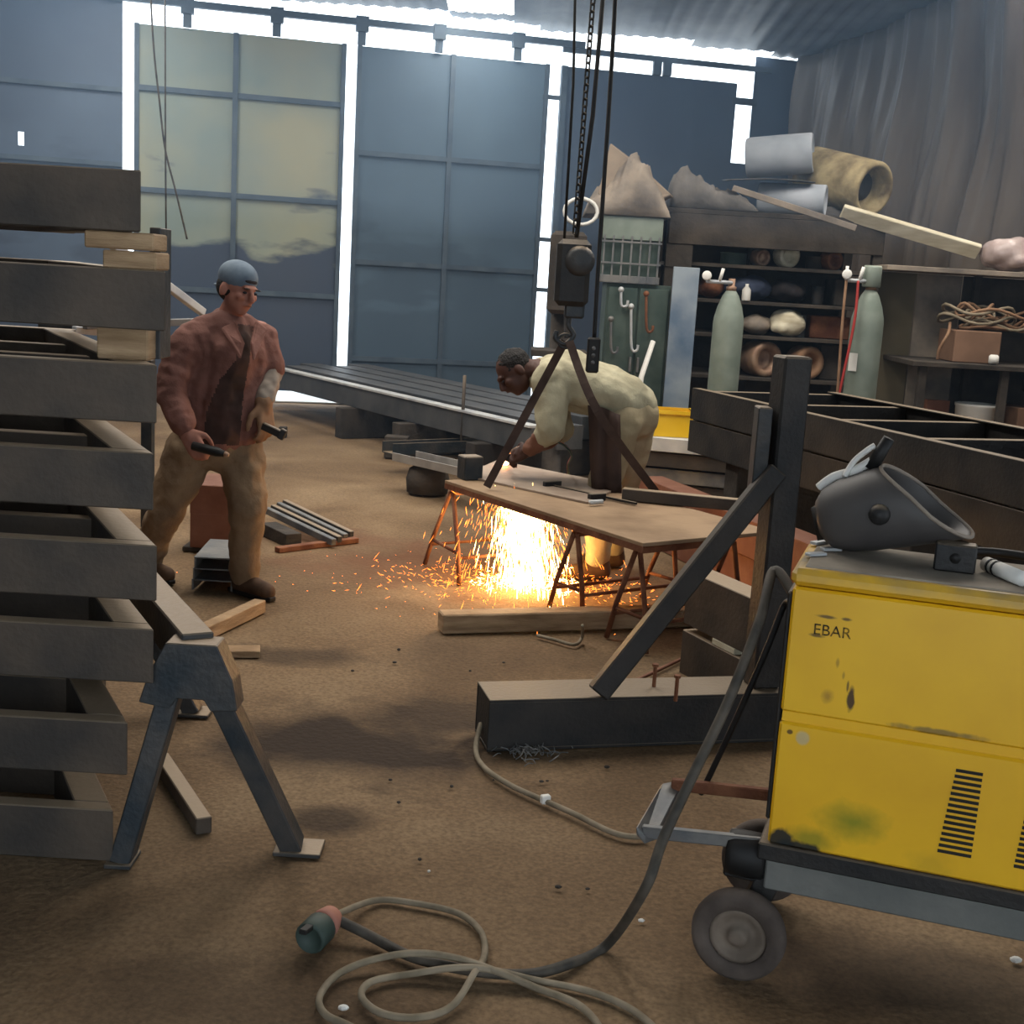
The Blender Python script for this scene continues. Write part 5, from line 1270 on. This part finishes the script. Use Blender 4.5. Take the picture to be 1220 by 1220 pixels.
q = MB(); q.obox(o_ + bdir * 0.008 + Z * bh / 2, bdir * 0.006, bnr * (bw * 0.46), Z * (bh / 2 - 0.012)); part('end_plate', q, M_black, t)
pc = V((D(925, 650, PYc).x, 0, 0)); 
cpos = V((0.945, PYc, 0))
ztop_ = D(945, 424, PYc).z
sd = bnr; 
q = MB()
cb_ = bh
q.bar(cpos + Z * cb_, cpos + Z * ztop_, 0.105, 0.105, up=tuple(bnr)); part('column', q, M_black, t, bevel=0.008)
q = MB(); q.box((cpos.x - 0.088, PYc - 0.02, D(918, 535, PYc).z + 0.0), (0.05, 0.09, 0.30)); part('bracket', q, M_trestle, t, bevel=0.004)
q = MB(); top_ = D(925, 560, PYc - 0.05); bot_ = D(712, 826, 4.16); bot_.z = max(bot_.z, bh + 0.01)
q.bar(top_, bot_, 0.072, 0.072, up=(0, -1, 0)); part('brace', q, M_black, t, bevel=0.006)
for px, py0, py1 in ((779, 818, 797), (805, 832, 800)):
    b_ = G(px, py0, bh); q = MB(); q.lathe([(0.007, -0.01), (0.007, 0.075), (0.012, 0.075), (0.012, 0.085)], (b_.x, b_.y, bh), n=8); part('bolt', q, M_rust, t)
# steel sections stacked just behind the column
for k, (y0, y1, lab) in enumerate(((680, 742, 'upper'), (750, 802, 'lower'))):
    s_ = V((0.80, 5.15, 0)); d_ = V((0.42, -0.907, 0))
    za, zb_ = D(850, y1, 5.15).z, D(850, y0, 5.15).z
    q = MB(); q.bar(s_ + Z * (za + zb_) / 2, s_ + d_ * 0.55 + Z * (za + zb_) / 2, 0.12, zb_ - za); solo('steel_section', q, M_frame, lab + ' dark steel section stacked just behind the column', 'steel section', bevel=0.003, group='sections behind the column')
    if k == 0: zU = za
    else: zLt, zLb = zb_, za
s_ = V((0.80, 5.15, 0)) + V((0.42, -0.907, 0)) * 0.3
q = MB(); q.box((s_.x, s_.y, (zU + zLt) / 2), (0.16, 0.12, zU - zLt - 0.001), -1.13); solo('timber_block', q, M_palewood, 'pale timber spacer between the sections behind the column', 'timber block', bevel=0.004)
q = MB(); q.box((s_.x, s_.y, zLb / 2), (0.2, 0.3, zLb - 0.002), -1.13); solo('timber_block', q, M_darkwood, 'sooty block under the sections behind the column', 'timber block', bevel=0.004)
lay('steel_rod', (745, 815), (840, 770), 0.02, 0.014, 0.014, M_brownst, 'thin reddish rod lying on the floor beyond the base beam', 'rod')

# ================================================================== YELLOW WELDER
ang = math.radians(-18.5); mu = V((math.cos(ang), math.sin(ang), 0)); mv = V((-mu.y, mu.x, 0))
mo = V((0.640, 2.755, 0)); ML, MW, Mz0, Mz1 = 0.92, 0.36, 0.335, 0.995
def MP(u, v, z): return mo + mu * u + mv * v + Z * z
def mbox(q, u0, u1, v0, v1, z0, z1): return q.obox(MP((u0 + u1) / 2, (v0 + v1) / 2, (z0 + z1) / 2), mu * (u1 - u0) / 2, mv * (v1 - v0) / 2, Z * (z1 - z0) / 2)
def on_face(px, py):
    p = PL(px, py, mo, mv); d = p - mo; return d.dot(mu), p.z
# paint: yellow with grime, drips and the green scorch, each fixed to its place on the panel
M_yel = bpy.data.materials.new('grimy_yellow_paint'); M_yel.use_nodes = True
nt = M_yel.node_tree; N = nt.nodes; L = nt.links; b = N['Principled BSDF']; b.inputs['Roughness'].default_value = 0.42
tc = N.new('ShaderNodeTexCoord')
colr = ramp(noise(3.5, 5).outputs['Fac'], [(0.3, (0.83, 0.625, 0.06)), (0.7, (0.90, 0.70, 0.09))]).outputs['Color']
def mark(px, py, ru, rz, colour, amt, ragged=0.6, soft=0.5):
    global colr
    u, z = on_face(px, py); p = MP(u, 0, z)
    mp = N.new('ShaderNodeMapping'); mp.vector_type = 'TEXTURE'; L.new(tc.outputs['Object'], mp.inputs['Vector'])
    mp.inputs['Location'].default_value = p; mp.inputs['Rotation'].default_value = (0, 0, ang); mp.inputs['Scale'].default_value = (ru, 0.03, rz)
    ln = N.new('ShaderNodeVectorMath'); ln.operation = 'LENGTH'; L.new(mp.outputs['Vector'], ln.inputs[0])
    nz = noise(30, 5); ms = N.new('ShaderNodeMath'); ms.operation = 'MULTIPLY_ADD'; L.new(nz.outputs['Fac'], ms.inputs[0]); ms.inputs[1].default_value = ragged * 2; ms.inputs[2].default_value = -ragged
    ad = N.new('ShaderNodeMath'); ad.operation = 'ADD'; L.new(ln.outputs['Value'], ad.inputs[0]); L.new(ms.outputs[0], ad.inputs[1])
    mr = N.new('ShaderNodeMapRange'); L.new(ad.outputs[0], mr.inputs['Value']); mr.inputs['From Min'].default_value = 1.0 + soft * 0.3; mr.inputs['From Max'].default_value = 1.0 - soft; mr.inputs['To Max'].default_value = amt
    colr = mix(mr.outputs[0], colr, colour)
mark(1015, 980, 0.075, 0.045, (0.42, 0.47, 0.06), 0.85, 0.4, 0.9)
mark(965, 1000, 0.06, 0.03, (0.40, 0.45, 0.08), 0.7, 0.4, 0.7)
mark(952, 1014, 0.050, 0.026, (0.05, 0.09, 0.10), 0.97, 0.55, 0.25)
mark(930, 1003, 0.030, 0.034, (0.05, 0.09, 0.10), 0.97, 0.5, 0.25)
mark(1014, 833, 0.009, 0.030, (0.20, 0.10, 0.03), 0.95, 0.7, 0.3)
mark(1010, 818, 0.003, 0.014, (0.25, 0.15, 0.04), 0.8, 0.6, 0.4)
mark(986, 830, 0.013, 0.020, (0.55, 0.40, 0.10), 0.7, 0.7, 0.8)
mark(998, 790, 0.004, 0.012, (0.50, 0.36, 0.08), 0.6, 0.7, 0.6); mark(1005, 805, 0.003, 0.009, (0.50, 0.36, 0.08), 0.6, 0.7, 0.6)
mark(1115, 872, 0.10, 0.008, (0.42, 0.34, 0.18), 0.8, 0.9, 0.5)
mark(956, 880, 0.017, 0.018, (0.72, 0.66, 0.50), 0.8, 0.3, 0.3)
mark(941, 872, 0.007, 0.006, (0.30, 0.20, 0.05), 0.9, 0.4, 0.3)
mark(1080, 1040, 0.008, 0.007, (0.28, 0.12, 0.05), 0.9, 0.5, 0.3); mark(1040, 1030, 0.012, 0.010, (0.55, 0.45, 0.10), 0.8, 0.7, 0.5)
mark(1110, 1030, 0.05, 0.04, (0.72, 0.58, 0.10), 0.5, 0.8, 0.8)
for (px, py, ru, rz) in ((985, 735, 0.026, 0.004), (972, 757, 0.018, 0.005), (1008, 738, 0.012, 0.004)): mark(px, py, ru, rz, (0.25, 0.17, 0.06), 0.85, 0.7, 0.5)
# grey grime rubbed over the upper rim
sp_ = N.new('ShaderNodeSeparateXYZ'); L.new(tc.outputs['Object'], sp_.inputs[0])
mr = N.new('ShaderNodeMapRange'); L.new(sp_.outputs['Z'], mr.inputs['Value']); mr.inputs['From Min'].default_value = Mz1 - 0.045; mr.inputs['From Max'].default_value = Mz1 + 0.005; mr.inputs['To Max'].default_value = 1.0
mm = N.new('ShaderNodeMath'); mm.operation = 'MULTIPLY'; L.new(mr.outputs[0], mm.inputs[0])
r3 = ramp(noise(9, 5).outputs['Fac'], [(0.3, (0.4, 0.4, 0.4)), (0.65, (1, 1, 1))]); L.new(r3.outputs['Color'], mm.inputs[1])
colr = mix(mm.outputs[0], colr, (0.50, 0.45, 0.34))
L.new(colr, b.inputs['Base Color'])
t = thing('welding_machine', 'grimy yellow wheeled welding machine with slotted vents', 'welder', mo)
zs_ = on_face(930, 848)[1] - 0.01
zl = on_face(944, 699)[1] + 0.004
q = MB(); mbox(q, 0, ML, 0, MW, Mz0, zs_ - 0.012); part('lower_cabinet', q, M_yel, t, bevel=0.006)
q = MB(); mbox(q, 0.004, ML - 0.004, 0.008, MW - 0.008, zs_ - 0.012, zs_ + 0.012); part('seam_strip', q, M_yel, t)
q = MB(); mbox(q, 0, ML, 0, MW, zs_ + 0.012, zl - 0.003); part('upper_cabinet', q, M_yel, t, bevel=0.006)
q = MB(); mbox(q, -0.006, ML + 0.006, -0.006, MW + 0.006, zl, Mz1); part('lid', q, M_yel, t, bevel=0.012)
q = MB(); mbox(q, 0.02, ML - 0.02, 0.022, MW - 0.02, Mz1 - 0.004, Mz1 + 0.004); part('top_mat', q, mat('dusty_top_sheet', (0.50, 0.46, 0.41), (0.60, 0.56, 0.50), 8, 0.9), t, bevel=0.003)
q = MB(); mbox(q, -0.012, 0.0, 0.02, MW - 0.02, Mz0 + 0.05, Mz1 - 0.06); part('front_panel', q, M_black, t, bevel=0.004)
def vent(tl_, tr_v, bl_, br_, n):
    """a ladder of slots, sloping a little from row to row"""
    for k in range(n):
        f_ = k / (n - 1)
        u0, za = on_face(tl_[0] + (bl_[0] - tl_[0]) * f_, tl_[1] + (bl_[1] - tl_[1]) * f_)
        u1, zb2 = on_face(tr_v[0] + (br_[0] - tr_v[0]) * f_, tr_v[1] + (br_[1] - tr_v[1]) * f_)
        zz = (za + zb2) / 2; q = MB(); mbox(q, u0, u1, -0.0035, 0.004, zz - 0.0032, zz + 0.0032); part('vent_slot', q, M_blackrub, t)
vent((1139, 917), (1171, 923), (1117, 1012), (1157, 1021), 15)
vent((1228, 940), (1262, 946), (1208, 1030), (1248, 1040), 15)
# lettering
fc = bpy.data.curves.new('lettering', 'FONT'); fc.body = 'EBAR'; fc.size = 0.036; fc.extrude = 0.0006
fo = bpy.data.objects.new('lettering', fc); COL.objects.link(fo)
u, z = on_face(968, 755)
fo.matrix_world = Matrix.Translation(MP(u, -0.0012, z)) @ Matrix((( mu.x, 0, -mv.x, 0), (mu.y, 0, -mv.y, 0), (0, 1, 0, 0), (0, 0, 0, 1)))
dg = bpy.context.evaluated_depsgraph_get(); lm = bpy.data.meshes.new_from_object(fo.evaluated_get(dg)); mw = fo.matrix_world.copy()
bpy.data.objects.remove(fo); lm.transform(mw); lm.materials.clear()
lo_ = link('lettering', lm, mat('worn_black_print', (0.16, 0.12, 0.05), (0.55, 0.42, 0.10), 60, 0.7, contrast=(0.45, 0.65)), t); lo_['label'] = 'worn black brand lettering'
# cart: longitudinal rails, cross plate, big wheels, swivel casters, pull handle
M_cart = mat('grey_cart_paint', (0.33, 0.34, 0.33), (0.43, 0.43, 0.41), 5, 0.7, 0.1, 0.1, 40)
for v_ in (0.03, MW - 0.03):
    q = MB(); mbox(q, 0.0, ML, v_ - 0.02, v_ + 0.02, 0.215, 0.29); part('chassis_rail', q, M_cart, t, bevel=0.004)
q = MB(); mbox(q, -0.02, ML, -0.0, MW, 0.29, 0.332); part('chassis_tray', q, M_black, t, bevel=0.004)
def wheel(c, ax, r, w):
    a = V(ax).normalized()
    q = MB(); q.lathe([(r * 0.62, -w / 2), (r * 0.88, -w / 2), (r * 0.97, -w * 0.36), (r, 0), (r * 0.97, w * 0.36), (r * 0.88, w / 2), (r * 0.62, w / 2), (r * 0.60, w * 0.3), (r * 0.60, -w * 0.3)], c, a, 40); o = part('wheel', q, M_rubber, t, True)
    q = MB(); q.lathe([(r * 0.60, -w * 0.3), (r * 0.60, w * 0.28), (r * 0.50, w * 0.30), (r * 0.42, w * 0.12), (r * 0.22, w * 0.12), (r * 0.20, w * 0.45), (r * 0.10, w * 0.5)], c, a, 32); part('wheel_hub', q, mat('dusty_hub_steel', (0.36, 0.32, 0.28), (0.48, 0.43, 0.38), 12, 0.75, 0.1), o, True)
wc = V((0.590, 2.735, 0.112))
wheel(wc, -mv, 0.112, 0.05)
w2 = wc + mv * (MW + 0.06); wheel(w2, mv, 0.112, 0.05)
wheel(wc + mu * 0.80, -mv, 0.112, 0.05); wheel(w2 + mu * 0.80, mv, 0.112, 0.05)
q = MB(); q.tube([wc + mv * -0.01, w2 + mv * 0.01], 0.012, 10); part('axle', q, M_grey, t, True)
q = MB(); q.tube([wc + mu * 0.8, w2 + mu * 0.8], 0.012, 10); part('axle', q, M_grey, t, True)
for v_ in (0.05, MW - 0.05):
    q = MB(); q.bar(V((wc.x, wc.y, 0.10)) + mv * (v_ + 0.02), MP(0.03, v_, 0.29), 0.03, 0.06); part('axle_bracket', q, M_black, t, bevel=0.003)
# stub fork and roller at the front
q = MB(); q.lathe([(0.03, 0), (0.052, 0.006), (0.056, 0.02), (0.056, 0.09), (0.045, 0.10)], MP(-0.10, 0.06, 0.27), mu, 20); part('front_roller', q, M_blackrub, t, True)
q = MB(); mbox(q, -0.10, 0.0, 0.03, 0.10, 0.215, 0.315); part('fork', q, M_black, t, bevel=0.006)
# pull handle: two flats and a spade end
q = MB(); mbox(q, -0.36, 0.0, 0.035, 0.06, 0.30, 0.335)
ha, hb2 = D(772, 992, 2.93), D(925, 1005, 2.90)
q = MB(); q.bar(D(765, 990, 2.86), MP(-0.01, 0.05, 0.31), 0.022, 0.03); part('handle_bar', q, M_grey, t, bevel=0.003)
q = MB(); q.bar(D(800, 934, 3.10), MP(-0.01, MW - 0.05, 0.33), 0.022, 0.03); part('handle_bar', q, M_rust, t, bevel=0.003)
q = MB(); q.prism([D(758, 985, 2.84), D(768, 998, 2.84), D(784, 992, 2.87), D(810, 940, 3.10), D(800, 930, 3.12), D(788, 933, 3.10)], (0, 0, -0.02)); part('handle_grip', q, M_grey, t, bevel=0.004)
# ---- things on top
ztop_m = Mz1 + 0.004
def top_pt(px, py, z=0.0): return G(px, py, ztop_m + z)
# welding helmet lying on its face: shell lofted from the brow/face bowl to the open rim
hc_ = top_pt(1055, 655, 0.0)
t = thing('welding_helmet', 'dull charcoal welding helmet lying open side up on the yellow welder', 'welding helmet', hc_)
axd = (mu * 0.95 + Z * 0.30 - mv * 0.10).normalized()   # from closed end to open rim
upd = Z - axd * Z.dot(axd); upd.normalize(); sdv = axd.cross(upd)
cen = D(1046, 618, 2.95)
pr_ = [(-0.165, 0.020, 0.018), (-0.160, 0.060, 0.050), (-0.135, 0.088, 0.074), (-0.09, 0.104, 0.088), (-0.03, 0.112, 0.094), (0.03, 0.114, 0.098), (0.08, 0.112, 0.100), (0.122, 0.110, 0.100), (0.128, 0.107, 0.097), (0.120, 0.103, 0.093), (0.03, 0.105, 0.089), (-0.09, 0.095, 0.079), (-0.135, 0.078, 0.064), (-0.15, 0.02, 0.02)]
q = MB(); nn = 32
for (h_, rx, ry) in pr_:
    for k in range(nn):
        a_ = 2 * math.pi * k / nn; rr = 1.0
        cut = 0.62 * max(0, h_ + 0.03) * math.sin(a_)                      # slanting rim
        ca, sa = math.cos(a_), math.sin(a_)
        ca = math.copysign(abs(ca) ** 0.85, ca); sa = math.copysign(abs(sa) ** 0.85, sa)
        q.v.append(tuple(cen + axd * (h_ - cut) * 0.86 + sdv * rx * ca + upd * ry * sa))
for i in range(len(pr_) - 1):
    for k in range(nn): q.f.append((i * nn + k, i * nn + (k + 1) % nn, (i + 1) * nn + (k + 1) % nn, (i + 1) * nn + k))
q.f.append(tuple(range(nn - 1, -1, -1))); q.f.append(tuple(range((len(pr_) - 1) * nn, len(pr_) * nn)))
M_helm = mat('charcoal_helmet_plastic', (0.25, 0.24, 0.235), (0.30, 0.285, 0.275), 5, 0.55)
sh = part('shell', q, M_helm, t, True)
zmin = min((sh.matrix_parent_inverse @ WM(t).inverted() @ v.co).z if False else v.co.z for v in sh.data.vertices)
hshift = ztop_m + 0.001 - zmin
hparts = [sh]
def hp(name, q_, M_, lab=None):
    o = part(name, q_, M_, t, True, label=lab); hparts.append(o); return o
rim_pts = []
for k in range(nn):
    a_ = 2 * math.pi * k / nn; ca, sa = math.cos(a_), math.sin(a_)
    ca2 = math.copysign(abs(ca) ** 0.85, ca); sa2 = math.copysign(abs(sa) ** 0.85, sa)
    rim_pts.append(cen + axd * (0.128 - 0.62 * 0.158 * sa) * 0.86 + sdv * 0.109 * ca2 + upd * 0.099 * sa2)
q = MB(); q.tube(rim_pts, 0.005, 6, closed=True); hp('rim', q, M_cloth, 'pale worn rim')
# visor box on the face, knob, head band webbing
q = MB(); q.obox(cen - axd * 0.125 - upd * 0.005, sdv * 0.050, upd * 0.040, axd * 0.022); hp('lens_frame', q, M_black)
q = MB(); q.lathe([(0.024, 0), (0.024, 0.014), (0.015, 0.03)], cen - sdv * 0.108 * (1 if sdv.y > 0 else -1) * 1.0 + axd * 0.02, -sdv if sdv.y > 0 else sdv, 16); hp('pivot_knob', q, M_black)
bandc = cen + upd * 0.13 - axd * 0.03
q = MB(); q.tube(catmull([cen + upd * 0.075 - axd * 0.13, cen + upd * 0.094 - axd * 0.09, cen + upd * 0.100 - axd * 0.04, cen + upd * 0.115 + axd * 0.005]), 0.011, 8); hp('headband', q, M_white, 'pale worn headband')
q = MB(); q.tube(catmull([cen + upd * 0.092 - axd * 0.06 + sdv * 0.02, cen + upd * 0.122 - axd * 0.035, cen + upd * 0.142 + axd * 0.0, cen + upd * 0.150 + axd * 0.02]), 0.007, 8); hp('headband', q, M_white)
q = MB(); q.tube([cen + upd * 0.098 + axd * 0.0, cen + upd * 0.160 + axd * 0.055], [0.017, 0.014], 10); hp('ratchet_knob', q, M_blackrub)
for o in hparts: o.location.z += hshift
# black coil block
c_ = top_pt(1136, 680); 
t = thing('steel_angle_block', 'small black square steel block on the welder lid', 'steel block', c_)
q = MB(); w_ = 0.045; q.obox(c_ + Z * 0.033, mu * w_, mv * 0.025, Z * 0.032); part('body', q, M_black, t, bevel=0.004)
q = MB(); q.lathe([(0.012, 0), (0.012, 0.003)], c_ + Z * 0.034 - mv * 0.026, -mv, 14); part('hole', q, M_blackrub, t, True)
c_ = top_pt(1195, 690); q = MB(); d_ = (mu * 0.5 - mv * 0.85).normalized()
t = thing('marker_tube', 'short white tube with two black bands on the welder lid', 'tube', c_)
q.tube([c_ + Z * 0.018 - d_ * 0.07, c_ + Z * 0.018 + d_ * 0.07], 0.017, 14); part('tube', q, M_white, t, True)
for f_ in (-0.05, -0.03):
    q = MB(); q.tube([c_ + Z * 0.018 + d_ * f_, c_ + Z * 0.018 + d_ * (f_ + 0.008)], 0.0178, 14); part('band', q, M_blackrub, t, True)
r4 = random.Random(4)
for k, (px, py) in enumerate(((976, 648), (990, 656), (1004, 650), (972, 662))):
    c_ = top_pt(px, py); q = MB(); a_ = r4.uniform(0, 3); q.box(c_ + Z * 0.004, (0.05, 0.02, 0.007), a_); solo('steel_scrap', q, M_pale, ['bright scrap sliver farthest back at the welder lid corner', 'bright scrap sliver tucked closest to the welding helmet', 'bright scrap sliver partly under the welding helmet', 'bright scrap sliver closest to the lid edge over the lettering'][k], 'scrap', bevel=0.001, group='scrap slivers on the welder lid')
q = MB(); c_ = top_pt(1205, 668); q.tube(catmull([c_ + Z * 0.012 - mu * 0.09, c_ + Z * 0.012 - mu * 0.03 + mv * 0.02, c_ + Z * 0.014 + mu * 0.05, c_ + Z * 0.012 + mu * 0.12]), 0.011, 8); solo('electrode_holder', q, M_blackrub, 'dark cable end lying along the welder lid', 'cable', True)

# ================================================================== CABLES
def z7(x, y): return (330 + x / 2.596, 860 + y / 2.596)
pl_ = G(383, 1122)
ax_plug = (G(360, 1135) - G(405, 1090)); ax_plug.z = 0; ax_plug.normalize()
o_plug = V((pl_.x, pl_.y, 0.040)); tail = o_plug - ax_plug * 0.05
def gz(x, y, r): p = G(*z7(x, y), r); return p
# thick cable: from the welder's side down to the floor and across to the plug
air = [MP(-0.012, 0.15, 0.90), D(922, 680, 2.98), D(905, 740, 2.86), D(868, 835, 2.80), D(825, 925, 2.74), D(790, 1000, 2.68), D(768, 1060, 2.62)]
fl_ = [gz(1020, 690, 0.014), gz(900, 750, 0.014), gz(780, 780, 0.014), gz(640, 775, 0.014), gz(500, 750, 0.014), gz(400, 720, 0.014), gz(300, 668, 0.018), gz(245, 640, 0.030), tail]
q = MB(); q.tube(catmull(air + fl_, 8), 0.0125, 8); solo('welder_cable', q, M_cable, 'thick dusty black cable dropping from the welder and curving across the floor', 'cable', True)
q = MB(); q.tube(catmull([MP(-0.012, 0.20, 0.86), D(935, 720, 3.02), D(915, 770, 3.0), D(880, 850, 3.03), D(845, 925, 3.1), D(835, 945, 3.13)], 8), 0.008, 8); solo('welder_cable', q, M_blackrub, 'thinner black cable hanging from the welder to its pull handle', 'cable', True)
tl = [(195, 590), (300, 553), (420, 560), (560, 592), (630, 650), (642, 720), (610, 800), (540, 880), (430, 915), (320, 900), (262, 850), (290, 805), (400, 782), (600, 790), (800, 803), (960, 832), (1080, 880), (1160, 940), (1210, 1010)]
q = MB(); pts = [gz(x, y, 0.009) for x, y in tl]; pts[0] = tail.copy()
for i in range(5, 8): pts[i].z = 0.009
pts[6].z = 0.030; pts[13].z = 0.034; pts[14].z = 0.012
q.tube(catmull(pts, 8), 0.0085, 8); solo('flex_cord', q, M_tan, 'dusty tan flex looping from the green plug and out of the picture', 'cord', True)
tl = [(1010, 980), (985, 925), (920, 868), (800, 822), (690, 800), (560, 768), (430, 748), (300, 748), (190, 780), (132, 850), (150, 905), (230, 945), (330, 1010)]
q = MB(); pts = [gz(x, y, 0.009) for x, y in tl]; pts[4].z = 0.028; pts[5].z = 0.038; pts[6].z = 0.036; pts[7].z = 0.02
q.tube(catmull(pts, 8), 0.0085, 8); solo('flex_cord', q, M_tan, 'dusty tan flex crossing the thick cable and making the wide outer loop beside the plug', 'cord', True)
# plug: pink collar and green socket body
pl_ = G(383, 1122); 
t = thing('cable_plug', 'round dark green cable socket with faded pink collar on the floor', 'plug', pl_)
ax = (G(360, 1135) - G(405, 1090)); ax.z = 0; ax.normalize()
o_ = V((pl_.x, pl_.y, 0.040))
q = MB(); q.lathe([(0.018, -0.055), (0.030, -0.05), (0.036, -0.02), (0.036, 0.0)], o_, ax, 20); part('collar', q, mat('faded_pink_plastic', (0.60, 0.40, 0.34), (0.66, 0.47, 0.40), 10, 0.7), t, True)
q = MB(); q.lathe([(0.036, 0), (0.039, 0.005), (0.039, 0.06), (0.033, 0.068), (0.028, 0.05)], o_, ax, 20); part('socket', q, mat('sooty_green_plastic', (0.17, 0.22, 0.20), (0.24, 0.29, 0.26), 10, 0.6), t, True)
q = MB(); q.bar(o_ + ax * 0.055 + Z * 0.03, o_ + ax * 0.10 + Z * 0.035, 0.02, 0.012); part('flap', q, M_blackrub, t, bevel=0.002)
# tan cable from the base beam to the pull handle
tl = [(628, 48), (615, 85), (640, 140), (720, 195), (830, 245), (920, 285), (1020, 335), (1080, 353), (1140, 355)]
q = MB(); pts = [gz(x, y, 0.010) for x, y in tl]; pts[0].z = 0.06
c_ = solo('flex_cord', MB().tube(catmull(pts, 8), 0.009, 8), M_tan, 'pale tan cable running from the base beam to the pull handle', 'cord', True)
p = pts[4]; q = MB(); q.box(p + Z * 0.006, (0.03, 0.02, 0.028), 0.4); part('joint', q, M_white, c_, bevel=0.003)
# swarf heap, pebbles and scrap bits
q = MB(); r5 = random.Random(9)
for i in range(60):
    p = G(r5.gauss(632, 20), r5.gauss(897, 5), 0.004); a_ = r5.uniform(0, 6.28)
    q.tube(catmull([p, p + V((0.015 * math.cos(a_), 0.015 * math.sin(a_), 0.012)), p + V((0.035 * math.cos(a_ + .6), 0.035 * math.sin(a_ + .6), r5.uniform(0.0, 0.03)))], 3), 0.002, 4)
solo('swarf', q, M_grey, 'curly metal swarf scattered in front of the base beam', 'swarf', kind='stuff')
cnt = 0
for (px, py, s_) in ((712, 620, 0), (440, 516, 2), (475, 775, 1.2), (560, 800, 0.8), (470, 790, 1), (465, 930, 0.8), (500, 1025, 0.9), (538, 938, 1.0), (475, 957, 0.9), (511, 1039, 0.7), (645, 932, 0.9), (665, 1058, 1), (723, 915, 1.1), (652, 931, 0.6), (764, 1098, 0.9), (409, 1203, 1.3), (1210, 1146, 1.6), (700, 1060, 0.7), (588, 930, 0.6), (843, 1085, 0.8), (700, 885, 0.8), (600, 790, 0.8), (420, 800, 0.9)):
    if s_ == 0: continue
    p = G(px, py); q = MB(); r_ = 0.007 * s_; q.ball((p.x, p.y, r_ * 0.55), r_, r5.uniform(0.9, 1.5), 1, 0.7, 7, 5)
    M_ = M_white if px in (764, 409, 511, 1210) else M_darkwood
    solo('pebble', q, M_, ('pale' if M_ is M_white else 'dark') + ' little stone lying loose on the earth floor', 'stone', group=('pale' if M_ is M_white else 'dark') + ' stones on the floor')

# ================================================================== HAZE of cutting smoke hanging in the back half of the shop
m = bpy.data.materials.new('blue_smoke_haze'); m.use_nodes = True; nt = m.node_tree; nt.nodes.clear()
o_ = nt.nodes.new('ShaderNodeOutputMaterial'); vsn = nt.nodes.new('ShaderNodeVolumeScatter')
vsn.inputs['Color'].default_value = (0.42, 0.66, 1.0, 1); vsn.inputs['Density'].default_value = 0.020; vsn.inputs['Anisotropy'].default_value = 0.35
nt.links.new(vsn.outputs[0], o_.inputs['Volume'])
m2 = m.copy(); m2.name = 'thin_blue_smoke_haze'
[n for n in m2.node_tree.nodes if n.type == 'VOLUME_SCATTER'][0].inputs['Density'].default_value = 0.007
for nm_, za_, zb3, mm_, lab_ in (('haze', 2.0, 4.37, m, 'bluish smoke haze gathered under the roof before the doors'), ('haze', 0.03, 1.999, m2, 'thin smoke haze near the floor before the doors')):
    q = MB(); q.prism([WP(sL0 - 2.2, za_, 0.12), WP(sC - 0.1, za_, 0.12), V((5.0, 7.6, za_)), V((-5.5, 7.6, za_))], (0, 0, zb3 - za_))
    hz = link(nm_, q.mesh('haze'), mm_); tag(hz, lab_, 'haze', kind='stuff')
